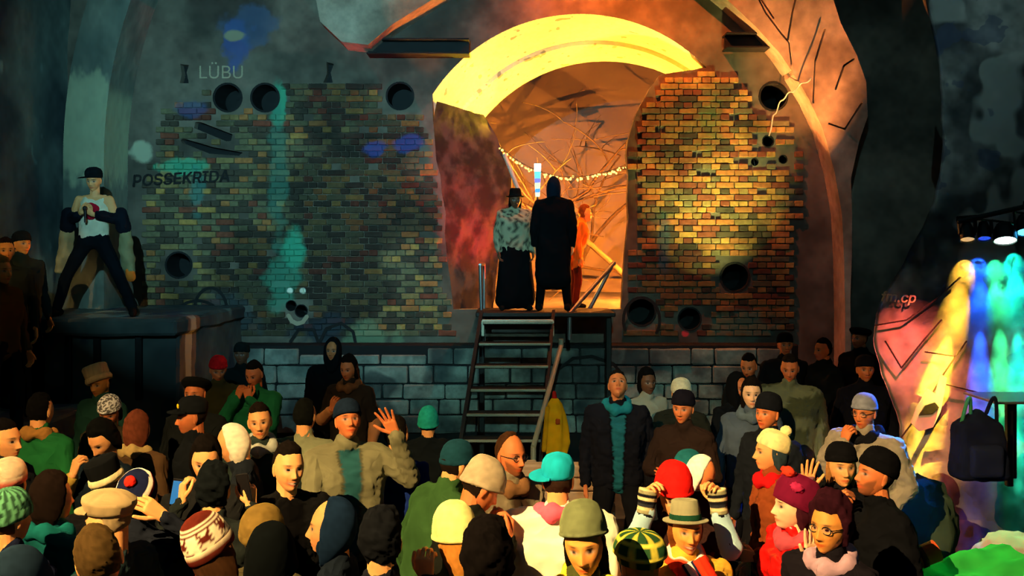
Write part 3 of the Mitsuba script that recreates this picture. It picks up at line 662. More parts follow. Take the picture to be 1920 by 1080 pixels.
def make_hand(pose, fine):
    """wrist at the origin, fingers along +x, palm faces -z, thumb on +y."""
    curl = {'relaxed': (22, 28, 18), 'open': (4, 6, 4), 'hold': (48, 55, 35), 'fist': (72, 85, 50)}[pose]
    I = ICO if fine else ICO0
    ms = [hull([((0, -0.017, 0), 0.0150), ((0, 0.017, 0), 0.0150), ((0.082, 0.031, 0), 0.0115), ((0.086, 0.010, 0.002), 0.0115), ((0.084, -0.012, 0.001), 0.0115), ((0.076, -0.031, -0.002), 0.0105)], I)]
    for y, x, ln, sp_ in ((0.031, 0.084, 0.94, 6), (0.0105, 0.089, 1.04, 1), (-0.011, 0.086, 0.97, -3), (-0.031, 0.078, 0.78, -8)):
        p = np.array([x, y, 0.0]); a = 0.0; sp2 = sp_ * (2.0 if pose == 'open' else 0.6)
        for L, cu, ra, rb in zip((0.042, 0.026, 0.022), curl, (0.0098, 0.0088, 0.0080), (0.0090, 0.0081, 0.0068)):
            a += math.radians(cu); s = math.radians(sp2)
            d = np.array([math.cos(a) * math.cos(s), math.sin(s) * math.cos(a), -math.sin(a)]); q = p + d * L * ln
            ms.append(bone(p, ra, q, rb, I)); p = q
    p = np.array([0.022, 0.022, -0.004]); tc = {'open': (50, 36, 30), 'relaxed': (42, 26, 18), 'hold': (46, 16, -8), 'fist': (40, 5, -25)}[pose]
    for L, an, ra, rb in zip((0.042, 0.032, 0.026), tc, (0.0140, 0.0112, 0.0098), (0.0112, 0.0098, 0.0080)):
        a = math.radians(an); dz = -0.35 if pose in ('hold', 'fist') else -0.12
        d = np.array([math.cos(a), math.sin(a), dz]); d /= np.linalg.norm(d); q = p + d * L; ms.append(bone(p, ra, q, rb, I)); p = q
    m = union(ms)
    if fine:
        m = m.refine_to_length(0.007); v, f = V(m); v = taubin(v, f, 3); m = to_manifold(v, f)
        if m.is_empty(): m = union(ms)
    return V(m)
HANDS = {}
def hand(pose, fine, side):
    k = (pose, fine, side)
    if k not in HANDS:
        v, f = make_hand(pose, fine)
        if side < 0: v = v * [1, -1, 1]; f = f[:, ::-1]
        HANDS[k] = (v, f)
    return HANDS[k]
# arm poses: elbow, wrist (right-hand side, x > 0 mirrored for the other), palm direction, finger direction, pose
ARMS = {
    'down': ((0.255, 0.05, 1.12), (0.255, -0.05, 0.87), (-1, 0, 0), None, 'relaxed'),
    'pocket': ((0.28, 0.07, 1.14), (0.20, -0.10, 0.95), (-1, 0.2, 0), (-0.3, -0.2, -1), 'relaxed'),
    'fold': ((0.26, -0.04, 1.14), (0.02, -0.20, 1.16), (0, 1, 0), None, 'relaxed'),
    'chest': ((0.27, -0.02, 1.14), (0.07, -0.21, 1.27), (0, 1, 0), (-0.6, -0.1, 0.8), 'hold'),
    'mouth': ((0.25, -0.12, 1.20), (0.06, -0.19, 1.43), (-0.3, 1, 0), (-0.3, 0.1, 1), 'hold'),
    'phone': ((0.30, -0.14, 1.28), (0.17, -0.30, 1.56), (-0.3, 1, 0.0), (-0.2, -0.1, 1), 'hold'),
    'ear': ((0.33, -0.08, 1.33), (0.17, -0.08, 1.55), (-1, 0.2, 0), (-0.5, 0.1, 1), 'hold'),
    'up': ((0.36, -0.06, 1.48), (0.30, -0.12, 1.74), (0, -1, 0.1), (-0.2, 0, 1), 'open'),
    'head': ((0.34, -0.06, 1.50), (0.16, 0.04, 1.70), (-1, 0, -0.3), (-0.8, 0.1, 0.6), 'relaxed'),
    'forward': ((0.24, -0.16, 1.16), (0.18, -0.42, 1.18), (0, 0.2, -1), None, 'hold'),
    'cup': ((0.25, -0.10, 1.13), (0.17, -0.34, 1.20), (-1, 0.0, 0), None, 'hold'),
    'wide': ((0.34, 0.0, 1.16), (0.40, -0.10, 0.93), (-1, 0, 0), None, 'relaxed'),
}
SK = {'pale': '#ecc29a', 'light': '#e4a468', 'warm': '#dc9648', 'red': '#d07a48', 'dark': '#6b4630'}
COUNT = {'person': 0}
PEOPLE = []
SPECS = []
def person(label, px, py, **k):
    info = {}; SPECS.append((info, label, px, py, k)); return info
def place_people():
    """spreads the crowd along the lines of sight so that nobody stands inside a neighbour, then builds everyone."""
    S = []
    for info, label, px, py, k in SPECS:
        base, z = k.get('base', 0.0), k.get('z', 1.62)
        d = k.get('d') or F * (HC - base - z) / (py - HY)
        S.append([px, py, d, base, k.get('bulk', 1.0), k.get('bend', 0), k.get('H', 180), base == 0.0])
    d = np.array([q[2] for q in S]); d0 = d.copy()
    for it in range(200):
        back = np.array([-math.sin(math.radians(q[5])) * 0.75 for q in S]); H = np.radians([q[6] for q in S])
        pos = np.array([[(q[0] - 960) * e / F, e] for q, e in zip(S, d)]) + np.stack([np.sin(H), -np.cos(H)], 1) * back[:, None]
        step = np.zeros(len(S))
        for i in range(len(S)):
            for j in range(i):
                if not (S[i][7] and S[j][7]): continue
                need = 0.235 * (S[i][4] + S[j][4]) - 0.02; v = pos[i] - pos[j]; L = np.hypot(v[0] * 0.92, v[1] * 1.12)
                if L < need:
                    sgn = 1 if d[i] >= d[j] else -1; m = (need - L) * 0.15; step[i] += sgn * m; step[j] -= sgn * m
        d = d + step
        for i, q in enumerate(S):
            if q[7]:
                lo = F * (HC - 1.80) / (q[1] - HY); hi = F * (HC - 1.47) / (q[1] - HY)
                if lo <= d0[i] <= hi: d[i] = min(max(d[i], max(lo, d0[i] * 0.90)), min(hi, d0[i] * 1.10))
                else: d[i] = min(max(d[i], d0[i] * 0.96), d0[i] * 1.04)
    for (info, label, px, py, k), e in zip(SPECS, d): info.update(build_person(label, px, py, **{**k, 'd': float(e)}))
def build_person(label, px, py, d=None, z=1.62, H=180, hy=0, hp=0, hr=0, bend=0, tw=0, skin='light', hair=('short', '#1c140f'), hat=None, top='#1d2024',
           arms=('down', 'down'), legs='#14151a', scarf=None, glasses=False, beard=None, base=0.0, smile=0, bulk=1.0, long=0.0, collar=True,
           fine=False, nose=1.0, brow='#20150e', hs=1.0, stance=0.1, sleeve=None, bare=False, mat='cloth', fur=None, front=None, lips=1.0, extra=None, group='people in the crowd', fold=1.0, light_legs=False):
    if d is None: d = F * (HC - base - z) / (py - HY)
    C = at(px, py, d)                                       # centre of the head
    zt = C[2] - base
    root = thing('person', label, 'person', group)
    seed = COUNT['person'] = COUNT['person'] + 1
    B = Rx(bend); hip = np.array([0, 0.0, 0.93])
    def up(p): return (np.asarray(p, float) - hip) @ B.T + hip
    head_l = up((0, 0, 1.635)); k = zt / head_l[2]
    RH = Rz(H); off = C - RH @ (head_l * k)
    feet = np.array([off[0], off[1], base])
    def w(p): return (np.asarray(p, float) * k) @ RH.T + feet
    RHd = RH @ Rz(hy) @ Rx(-hp) @ Ry(hr); hk = hs
    def hw(L): return (L * hk) @ RHd.T + C
    skin_c = lin(SK[skin]); r = k
    # --- skin: one continuous body
    hm = V(head_manifold(smile, nose)); hv = hw(hm[0])
    parts = [to_manifold(hv, hm[1])]
    nb = w(up((0, 0.025, 1.43)))
    parts.append(bone(nb, 0.058 * r, hw(np.array([0, 0.022, -0.055])), 0.052 * hk))
    sh = {s: up((s * 0.178 * bulk ** 0.5, 0.02, 1.405)) for s in (-1, 1)}
    parts.append(hull([(w(up((s * 0.07, 0.01, zz))), 0.075 * r) for s in (-1, 1) for zz in (1.0, 1.28)] + [(w(sh[s] * [0.85, 1, 1]), 0.045 * r) for s in (-1, 1)] + [(nb, 0.05 * r)]))
    arm_pts = {}
    for s, a in zip((-1, 1), arms):
        e, wr, pd, fd, pose = ARMS[a] if isinstance(a, str) else a
        e, wr = up(np.array(e) * [s, 1, 1]), up(np.array(wr) * [s, 1, 1])
        E, Wr = w(e), w(wr); S_ = w(sh[s]); arm_pts[s] = (S_, E, Wr)
        th = 1.0 if bare else 0.8
        parts += [bone(S_, 0.050 * r * th, E, 0.040 * r * th), bone(E, 0.040 * r * th, Wr, 0.027 * r)]
        pdw = RH @ (B @ (np.array(pd, float) * [s, 1, 1])); fdw = (Wr - E) if fd is None else RH @ (B @ (np.array(fd, float) * [s, 1, 1]))
        xax = fdw / np.linalg.norm(fdw); zax = -(pdw - xax * (pdw @ xax)); zax /= np.linalg.norm(zax); yax = np.cross(zax, xax)
        # thumb (+y of the template) must lie on the body's inner or upper side: mirror by the side
        vis = fine or a not in ('down', 'pocket')
        v_, f_ = hand(pose, vis, -s)
        v_ = v_ * r
        parts.append(to_manifold(v_ @ np.stack([xax, yax, zax]) + Wr + xax * 0.006, f_))
    st = stance
    leg_pts = {}
    for s in (-1, 1):
        hipj, kn, an, toe = (s * 0.09, 0.0, 0.90), (s * (0.09 + st * 0.6), -0.03, 0.49), (s * (0.09 + st), 0.03, 0.08), (s * (0.10 + st * 1.1), -0.12, 0.035)
        leg_pts[s] = [w(q) for q in (hipj, kn, an, toe)]
        a_, b_, c_, d_ = leg_pts[s]
        parts += [bone(a_, 0.075 * r, b_, 0.05 * r, ICO0), bone(b_, 0.05 * r, c_, 0.035 * r, ICO0), bone(c_, 0.036 * r, d_, 0.026 * r, ICO0)]
    parts.append(hull([(w((s * 0.08, 0, 0.93)), 0.085 * r) for s in (-1, 1)] + [(w(up((s * 0.07, 0.01, 1.02))), 0.075 * r) for s in (-1, 1)], ICO0))
    v, f = V(union(parts))
    L = (v - C) @ RHd / hk
    col = face_color(L, skin_c, lin(brow), smile, lin(beard) if beard else None, lips)
    far = np.abs(L).max(1) > 0.135; col[far] = skin_c
    col *= (0.92 + 0.16 * meshkit.noise(v * 40, seed))[:, None]
    obj('body', mikit.ply((v, f), 'skin', 50 if False else True, color=np.clip(col, 0, 1)), root)
    # --- clothes
    tc = lin(top); hem = 0.84 - long
    torso = []
    if bare:      # sleeveless top
        torso.append(hull([(w(up((s * 0.085, 0.005, zz))), 0.100 * r) for s in (-1, 1) for zz in (0.95, 1.27)] + [(w(up((s * 0.085, 0.012, 1.34))), 0.085 * r) for s in (-1, 1)]))
        torso += [bone(w(up((s * 0.085, -0.035, 1.36))), 0.055 * r, w(up((s * 0.10, 0.035, 1.425))), 0.042 * r) for s in (-1, 1)]
    else:
        hem_pts = [((s * 0.10, 0.01, hem), 0.125 * bulk) for s in (-1, 1)] if long else []
        torso.append(hull([(w(up(q) if not long else q), rr * r) for q, rr in ([((s * 0.095, 0.01, 0.90), 0.112 * bulk) for s in (-1, 1)])] + [(w(up((s * 0.085, 0.01, 1.08))), 0.108 * bulk * r) for s in (-1, 1)]))
        if long: torso.append(hull([(w(q), rr * r) for q, rr in hem_pts] + [(w((s * 0.095, 0.01, 0.95)), 0.115 * bulk * r) for s in (-1, 1)]))
        torso.append(hull([(w(up((s * 0.085, 0.01, 1.08))), 0.108 * bulk * r) for s in (-1, 1)] + [(w(up((s * 0.10, 0.0, 1.29))), 0.122 * bulk * r) for s in (-1, 1)]))
        torso.append(hull([(w(up((s * 0.10, 0.0, 1.29))), 0.118 * bulk * r) for s in (-1, 1)] + [(w(sh[s]), 0.070 * bulk * r) for s in (-1, 1)] + [(w(up((0, 0.03, 1.45))), 0.068 * r)]))
        for s in (-1, 1):
            S_, E, Wr = arm_pts[s]; u_ = (Wr - E) / np.linalg.norm(Wr - E)
            torso += [bone(S_, 0.072 * bulk * r, E, 0.058 * bulk * r)]
            if sleeve is None: torso.append(bone(E, 0.058 * bulk * r, Wr - u_ * 0.012, 0.044 * bulk * r))
        if collar: torso.append(hull([(w(up((0, 0.03, 1.45))), 0.083 * r), (w(up((0, 0.012, 1.50))), 0.078 * r)]))
    m = union(torso).refine_to_length(0.017 if (fine and not bare) else 0.034 * max(1.0, d / 7)); v, f = V(m); v = taubin(v, f, 14 if (fine and not bare) else 6)
    n_ = normals(v, f); fb = meshkit.fbm(v * [9, 9, 5] + seed, 3, seed)
    ridge = 1 - np.abs(2 * meshkit.fbm(v * [11, 11, 17] + 3 * seed, 3, seed + 1) - 1)
    v = v + n_ * ((fb - 0.5) * 0.034 * fold - 0.013 * fold * np.clip(ridge - 0.72, 0, 1) / 0.28)[:, None]
    Lo = ((v - feet) @ RH / k - hip) @ B + hip
    c = tc * (0.8 + 0.4 * meshkit.fbm(v * 16, 2, seed + 5))[:, None]
    if fine and not bare:
        ax, fz = np.abs(Lo[:, 0]), (Lo[:, 1] < -0.03) & (Lo[:, 2] < 1.47)
        if front:
            wd = 0.035 + 0.07 * np.clip(Lo[:, 2] - 1.1, 0, 1)
            c = np.where((fz & (ax < wd))[:, None], lin(front) * (0.8 + 0.4 * meshkit.noise(v * 30))[:, None], c); c = np.where((fz & (ax >= wd) & (ax < wd + 0.016))[:, None], c * 0.45, c)
        else: c = np.where((fz & (ax < 0.011))[:, None], c * 0.5 + 0.004, c)
        c = np.where((fz & (np.abs(ax - 0.105) < 0.055) & (np.abs(Lo[:, 2] - 1.02) < 0.008))[:, None], c * 0.5, c)
    if extra == 'camo': c = np.where((meshkit.fbm(v * 7, 3, seed) > 0.52)[:, None], lin('#3b4636'), c)
    if extra == 'cardigan': c = np.where((np.sin(v[:, 2] * 60) * np.sin(v[:, 0] * 50 + v[:, 1] * 50) + meshkit.noise(v * 30) > 0.8)[:, None], lin('#3d3a30'), c)
    obj('shirt' if bare else 'jacket', mikit.ply((v, f), mat, True, color=np.clip(c, 0, 1)), root)
    if sleeve is not None:
        for s in (-1, 1):
            S_, E, Wr = arm_pts[s]; u_ = (Wr - E) / np.linalg.norm(Wr - E)
            m = hull([(E - u_ * 0.01, 0.064 * bulk * r), (Wr - u_ * 0.03, 0.045 * bulk * r)]).refine_to_length(0.03); v, f = V(m); v = taubin(v, f, 3)
            v = v + normals(v, f) * ((meshkit.fbm(v * 14, 3, seed) - 0.5) * 0.02)[:, None]
            obj('sleeve', colored((v, f), lin(sleeve)), root)
    tr = [hull([(w((s * 0.085, 0.005, 0.94)), 0.098 * r) for s in (-1, 1)] + [(leg_pts[s][0], 0.095 * r) for s in (-1, 1)])]
    for s in (-1, 1):
        a_, b_, c_, d_ = leg_pts[s]; tr += [bone(a_, 0.094 * r, b_, 0.070 * r), bone(b_, 0.070 * r, c_, 0.056 * r)]
    v, f = V(union(tr).refine_to_length(0.06)); v = taubin(v, f, 4); v = v + normals(v, f) * ((meshkit.fbm(v * 8, 3, seed) - 0.5) * 0.02)[:, None]
    obj('trousers', colored((v, f), lin(legs)), root)
    for s in (-1, 1):
        _, _, c_, d_ = leg_pts[s]; c2q = np.array([c_[0], c_[1], base + 0.05 * r])
        back = c2q + (c2q - d_) * [0.35, 0.35, 0]
        obj('shoe', colored(hull([(back, 0.045 * r), (np.array([d_[0], d_[1], base + 0.036]), 0.036 * r), (c_, 0.05 * r), (np.array([d_[0], d_[1], base + 0.04]) * 0.5 + c2q * 0.5, 0.048 * r)]), lin('#1a1714')), root)
    # --- hair, hat, scarf, glasses
    if hair:
        v, f = hair_mesh(hair[0], seed)
        if hat: v = v * (1 - 0.13 * sstep(0.0, 0.06, v[:, 2]))[:, None]
        c = lin(hair[1]) * (0.6 + 0.8 * meshkit.fbm(v * [90, 90, 30], 2, seed))[:, None]
        obj('hair', mikit.ply((hw(v * (0.97 if hat else 1)), f), 'cloth', True, color=np.clip(c, 0, 1)), root)
    if hat:
        kind, hcol, o = hat[0], hat[1], dict(hat[2]) if len(hat) > 2 else {}
        TL = Rx(-o.pop('tilt', 10)) @ Ry(o.pop('lean', 0)); sx = o.pop('scale', 1.0); sh_ = np.array(o.pop('shift', (0, 0, 0)), float)
        main = None
        for nm, (v, f), cc in hat_parts(kind, hcol, **o):
            cc = np.broadcast_to(np.asarray(cc, float), (len(v), 3)) * (0.82 + 0.36 * meshkit.noise(v * 60, seed))[:, None]
            shp = mikit.ply((hw((v * sx) @ TL.T + sh_), f), o.get('mat', 'cloth'), 40 if False else True, color=np.clip(cc, 0, 1))
            q = obj(nm, shp, main if (main and nm in ('pompom', 'brim', 'hat_band', 'hat_brim', 'flower', 'emblem')) else root)
            if main is None: main = q
    if scarf:
        a = np.arange(36) * 2 * np.pi / 36; q = np.arange(12) * 2 * np.pi / 12
        rr = 0.034 + 0.010 * np.sin(a * 5 + seed)
        P = np.stack([(0.086 + rr[:, None] * np.cos(q)) * np.sin(a)[:, None], (0.088 + rr[:, None] * np.cos(q)) * -np.cos(a)[:, None] + 0.015, rr[:, None] * 1.25 * np.sin(q) + 1.475 - 0.022 * np.cos(a)[:, None]], -1)
        P = np.array([[w(up(p)) for p in rw] for rw in P]); P = np.concatenate([P, P[:1]])
        v, f = grid_mesh(P, True); v = v + normals(v, f) * ((meshkit.fbm(v * 30, 3, seed) - 0.5) * 0.02)[:, None]
        cs = np.broadcast_to(lin(scarf if isinstance(scarf, str) else scarf[0]), (len(v), 3)).copy()
        if not isinstance(scarf, str):
            b_ = np.tile((np.arange(12) // 3) % len(scarf), 37); cs = np.array([lin(scarf[i]) for i in b_])
        obj('scarf', mikit.ply((v, f), 'cloth', True, color=cs * (0.8 + 0.4 * meshkit.noise(v * 60))[:, None]), root)
    if fur:
        a = np.arange(60) * 2 * np.pi / 60; q = np.arange(14) * 2 * np.pi / 14
        P = np.stack([(0.105 + 0.045 * np.cos(q)) * np.sin(a)[:, None], (0.10 + 0.045 * np.cos(q)) * -np.cos(a)[:, None] + 0.03, (0.04 * np.sin(q) + 1.46 + 0.0 * a[:, None])], -1)
        P = np.array([[w(up(p)) for p in rw] for rw in P]); P = np.concatenate([P, P[:1]])
        v, f = grid_mesh(P, True); v = v + normals(v, f) * ((meshkit.fbm(v * 55, 2, seed) - 0.5) * 0.06)[:, None]
        obj('fur_collar', colored((v, f), lin(fur)), root)
    if glasses:
        ms = []
        for s in (-1, 1):
            t = np.linspace(0, 2 * np.pi, 22); ms.append(tube(np.stack([s * 0.031 + 0.021 * np.cos(t), np.full(22, EYE_Y - 0.012), -0.001 + 0.017 * np.sin(t)], -1), 0.0022, 6))
            ms.append(tube(np.array([[s * 0.052, EYE_Y - 0.011, 0.003], [s * 0.070, -0.05, 0.004], [s * 0.078, 0.01, 0.004]]), 0.002, 6))
        ms.append(tube(np.array([[-0.010, EYE_Y - 0.012, 0.002], [0, EYE_Y - 0.015, 0.004], [0.010, EYE_Y - 0.012, 0.002]]), 0.002, 6))
        v, f = cat_meshes(ms); obj('glasses', mikit.ply((hw(v), f), 'black_plastic', True), root)
    info = dict(root=root, C=C, w=w, up=up, hw=hw, RH=RH, RHd=RHd, arms=arm_pts, k=k, d=d, feet=feet, label=label, legs=leg_pts)
    PEOPLE.append(info)
    return info

# ------------------------------------------------------------------ the crowd
BL, NV = '#15161a', '#161c30'
A_ = ARMS
# far left, on a low step beside the ledge
person('person at the left edge standing high beside the ledge, dark hair, nearest', 10, 470, d=8.5, base=1.2, H=40, skin='warm', top='#232a26', group=None)
person('person in a dark beanie at the left edge standing high beside the ledge', 41, 457, d=9.3, base=1.2, H=60, skin='warm', hat=('beanie', '#141a1c'), top='#1c2a2a', group=None)
person('fair haired person at the left edge, just below the two beside the ledge', 2, 508, d=7.75, base=1.1, H=70, skin='warm', top='#4a3816', hair=('long', '#8a6a30'), group=None)
# crowd, left
person('man in profile at the left edge of the crowd, black hair, looking right', 8, 826, z=1.7, H=80, fine=True, top='#171b20', hair=('short', '#0c0a0a'))
person('man with dark hair seen from behind in a green jacket with a tan collar', 76, 770, z=1.68, H=168, top='#1f6636', hair=('short', '#0d0d0c'), scarf='#a5763a', bulk=1.12)
person('person wearing a tilted pale beige cap, far left of the crowd', 188, 718, z=1.64, H=-15, hp=-10, skin='warm', hat=('pillbox', '#c9b382', {'col2': '#c9b382', 'lean': -24, 'scale': 1.02}), top='#2c5648')
person('person in a silver sequin cap looking down', 206, 770, z=1.55, H=5, hp=-28, skin='red', hat=('beanie', '#ffffff', {'name': 'sequin_cap', 'cuff': 0.02, 'tall': 0.13, 'sequins': True}), top='#3a3526', hair=('bob', '#2a1c12'))
person('person with parted black hair looking down, one arm in a mustard sleeve', 193, 822, z=1.6, H=-20, hp=-35, top='#15202a', arms=('mouth', 'down'), sleeve='#b29440', hair=('bob', '#0b0d0d'))
person('person with reddish brown hair and a beige scarf seen from behind', 258, 806, z=1.55, H=165, top='#57402a', hair=('bob', '#6d3826'), scarf='#b39a62', bulk=1.1)
person('person wearing a black hat with a cream rolled brim, seen from behind', 203, 905, z=1.66, H=172, hat=('pillbox', '#101316', {'col2': '#e8dcaa', 'lean': 14, 'tilt': 12, 'scale': 0.84}), top=BL)
person('man in a grey beige flat cap facing left above a dark teal coat', 203, 972, d=3.9, H=-100, hp=-14, fine=True, skin='light', hat=('flatcap', '#a08e68', {'scale': 0.93, 'tilt': 18}), hair=('short', '#8a7a5a'), top='#22343a', bulk=1.15)
person('person in a navy hat with white band and red pompom', 262, 930, z=1.6, H=180, hp=38, fine=True, arms=(((0.31, 0.03, 1.40), (0.15, 0.10, 1.57), (-1, -0.2, 0), (-0.6, 0.3, 0.6), 'relaxed'), 'down'), hat=('stripes', '#141b38', {'bands': ((0.42, 0.56, '#c32028'), (0.58, 0.76, '#eee6d4')), 'pom': True, 'pcol': '#e82a1e', 'pr': 0.026, 'tall': 0.13}), top='#161b26')
person('person with dark hair in a teal jacket with a raised collar, near the left edge', 98, 935, z=1.6, H=150, hair=('bob', '#1a120f'), top='#0f4f52', scarf='#14696a')
person('cream and pink beanie wearer at the left edge behind the green knitted beanie', 16, 908, z=1.62, H=200, hat=('stripes', '#e8cfae', {'bands': ((0.0, 0.32, '#d8705c'),)}), top='#1b2126')
person('person in a green knitted beanie at the left edge, seen from behind, ear showing', 16, 972, z=1.62, H=158, hat=('cable', '#4f8a68', {'tall': 0.135, 'z0': 0.0}), hair=('short', '#5a3c20'), top='#151b33', bulk=1.2)
person('person in a slate hood at the bottom left corner, seen from behind', 36, 1105, d=3.15, H=175, hat=('hood', '#22364a', {'thick': 0.25}), top='#1a2438', bulk=1.1)
person('person with blond hair low between the others, second row left', 100, 968, z=1.35, H=185, hair=('long', '#94743a'), top='#3a3020')
person('man with short brown hair and a bare neck at the bottom left, seen from behind', 186, 1048, d=3.45, H=200, hp=-8, hr=14, hair=('short', '#4d3b20'), top='#12151a', collar=False)
person('person with dark hair whose forehead shows behind the raised phone', 386, 862, z=1.66, H=15, hp=-12, hair=('bob', '#0e0b0a'), top='#1a1c1e')
phone_p = person('black haired person seen from behind holding a phone up on each side', 402, 918, z=1.62, H=180, fine=True, hair=('bushy', '#0c1114'),
       arms=(((0.31, -0.02, 1.36), (0.175, -0.06, 1.53), (-0.7, -0.7, 0), (-0.15, -0.2, 1), 'hold'), ((0.34, -0.10, 1.34), (0.22, -0.14, 1.53), (-0.7, -0.7, 0), (0.1, -0.2, 1), 'hold')), top='#1c2222')
person('person in a brown and white patterned knit hat with a red scarf, seen from behind', 398, 1032, d=3.7, H=172, hr=24, hat=('nordic', '#5a2118', {'col2': '#eadfbe', 'scale': 1.08, 'tall': 0.15, 'z0': -0.005}), scarf='#d82a16', top='#2c4048', hair=('long', '#3a2414'))
person('person in a black cap with a yellow badge, face in profile to the left', 360, 780, z=1.66, H=-62, hp=-5, skin='red', hat=('cap', '#14181c', {'emblem': '#e8c81e', 'scale': 0.93}), top='#14181c')
person('person whose forehead shows just above the black cap with the yellow badge', 366, 738, z=1.7, H=-5, skin='red', hat=('beret', '#0f1314', {'tilt': 22}), top='#171b1c')
person('person in a red beanie by the wall, olive coat, left of the green jacket', 409, 692, z=1.65, H=25, hp=-18, skin='red', hat=('beanie', '#c4161a', {'cuff': 0.03}), top='#3c3c22')
person('person in a green jacket holding both hands to the mouth', 477, 701, z=1.66, H=-15, hp=-20, skin='red', hair=('short', '#15100d'), arms=('mouth', 'mouth'), top='#1d6a46', bulk=1.15)
person('person in a dark beanie by the wall behind the green jacket', 453, 664, z=1.65, H=0, skin='dark', hat=('beanie', '#121a1a'), top='#141a1a')
person('man with dark hair and a pale grey scarf, face to the camera', 487, 790, z=1.66, H=12, hr=-6, skin='light', hair=('short', '#17110d'), scarf='#a8b0a6', top='#2b3834')
person('person in a white hood bending to the left', 437, 832, d=5.75, H=-80, hp=-28, bend=12, skin='light', hat=('hood', '#ece6d0', {'thick': 0.13, 'bottom': 0.03, 'open': 0.12}), top='#1b2129')
person('laughing man with short black hair in a black shirt and black jacket', 541, 876, z=1.665, H=34, hp=2, hr=4, fine=True, smile=1, skin='light', hair=('short', '#120e0c'), top='#0f1012', front='#08080a', collar=False, hs=1.06)
person('person in a black hood standing by the wall, left of the stairs', 624, 657, d=9.5, H=-3, skin='red', hat=('hood', '#0c0e10', {'thick': 0.26}), top='#0c0e10', bulk=1.15)
person('person with dark hair and a brown scarf, bare forearm raised, by the wall', 654, 690, d=8.6, H=-18, hp=-12, skin='red', hair=('long', '#140f0c'), arms=('chest', 'down'), scarf='#6b4c34', top='#2a2520', sleeve='#c98a5a')
person('person in a pale olive jacket with dark hair, seen from behind', 572, 780, z=1.64, H=168, hair=('short', '#0f1210'), top='#7d8468', bulk=1.1)
person('man in an olive parka and navy cap raising an open hand to his head', 652, 788, z=1.72, H=22, hp=16, fine=True, skin='red', hat=('beanie', '#162438', {'cuff': 0.03}), top='#73745a', bulk=1.15, front='#24545c', fold=0.7,
       arms=('forward', ((0.36, -0.08, 1.28), (0.25, -0.15, 1.56), (-0.5, -0.8, 0), (-0.45, -0.05, 0.9), 'open')))
person('person in a blue jacket behind the raised open hand', 744, 815, z=1.6, H=165, hair=('short', '#14110f'), top='#152a72')
person('man in a navy hood seen in profile facing left, near the bottom', 622, 988, d=3.95, H=-90, fine=True, skin='light', hat=('hood', '#13263f', {'thick': 0.15, 'open': 0.18, 'bottom': 0.04}), top='#17202c', hair=None)
person('person in a black knit hat at the bottom, left of the navy hood', 508, 1055, d=3.42, H=180, hat=('beanie', '#0b1012', {'scale': 1.1, 'cuff': 0.02, 'z0': -0.03}), top='#0f1416')
person('person in a brown wool hat in front of the laughing man', 492, 1010, d=4.0, H=175, hat=('beanie', '#75602f', {'scale': 1.15, 'cuff': 0.03}), top='#4a4630')
person('person with bushy dark hair at the bottom, left of the green fleece', 716, 1015, d=3.65, H=176, hair=('bushy', '#101318'), top='#191c26', arms=(((0.30, -0.05, 1.30), (0.15, -0.16, 1.42), (0.2, -1, 0), (-0.1, 0, 1), 'hold'), 'down'))
person('person in dark clothes and a turquoise beanie standing left of the stairs', 803, 792, d=7.2, H=180, hat=('beanie', '#1f9a8c', {'cuff': 0.02, 'z0': -0.02}), top='#10161a')
# crowd, middle
person('man in a green fleece and dark teal beanie leaning to the right', 857, 868, d=4.85, H=122, hp=-12, bend=14, skin='light', hat=('beanie', '#173f4f', {'cuff': 0.03, 'z0': 0.0, 'scale': 0.93}), top='#33572f', bulk=1.25)
person('person in a grey knit cap and a fur collar bending forward, hand at the chin', 903, 912, d=4.3, H=112, hp=-34, bend=18, fine=True, skin='red', hat=('slouch', '#a89c82', {'scale': 1.1, 'cuff': 0.02, 'z0': 0.0}), fur='#a07a44', top='#171a16', arms=('mouth', 'mouth'))
person('person in a pale yellow beanie with light brown hair, seen from behind', 853, 1005, d=3.7, H=218, hp=-16, hat=('beanie', '#dcd88c', {'scale': 1.1, 'cuff': 0.02, 'z0': -0.01, 'tall': 0.14}), hair=('long', '#a8702f'), top='#3c4a24')
person('man with receding hair and glasses in a grey brown coat, face turned right', 957, 852, z=1.68, H=42, hp=-3, fine=True, skin='red', hair=('receding', '#3a2415'), beard='#7a4a2c', glasses=True, scarf='#7e5c3c', top='#7d745e', bulk=1.1, front='#3a2c22')
person('person in a turquoise cap and pink scarf, cream jacket, seen from behind', 1046, 900, d=4.5, H=176, hp=-6, hat=('cap', '#17a6c6', {'brim': 95, 'scale': 0.92}), hair=('short', '#2a1b14'), scarf='#e8617f', top='#f2e9cf', bulk=1.35, sleeve='#b3a29c')
person('woman in an olive felt hat with long black hair and a yellow scarf', 1096, 1019, d=3.55, H=-12, hp=-6, hr=-6, fine=True, skin='warm', hat=('beanie', '#667150', {'cuff': 0.015, 'z0': 0.03, 'tall': 0.155, 'scale': 1.08, 'tilt': 16, 'name': 'felt_hat'}), hair=('long', '#0c0908'), scarf='#e8cc3a', top='#3e4420', brow='#120c08')
person('person with a big head of black curly hair at the bottom centre, seen from behind', 914, 1052, d=3.4, H=180, hair=('curly', '#0a0809'), top='#120f12', bulk=1.1)
person('man in a dark coat and teal scarf looking up, in front of the stone plinth', 1158, 722, d=7.3, H=-4, hp=32, fine=True, skin='red', hair=('short', '#15100e'), scarf='#1e7480', top='#14151c', long=0.0, bulk=1.1, front='#1e5c68')
person('person with dark hair in a grey jacket behind the dark coat with the teal scarf', 1213, 716, d=8.4, H=18, skin='dark', hair=('bob', '#0d0c0c'), top='#8f9182')
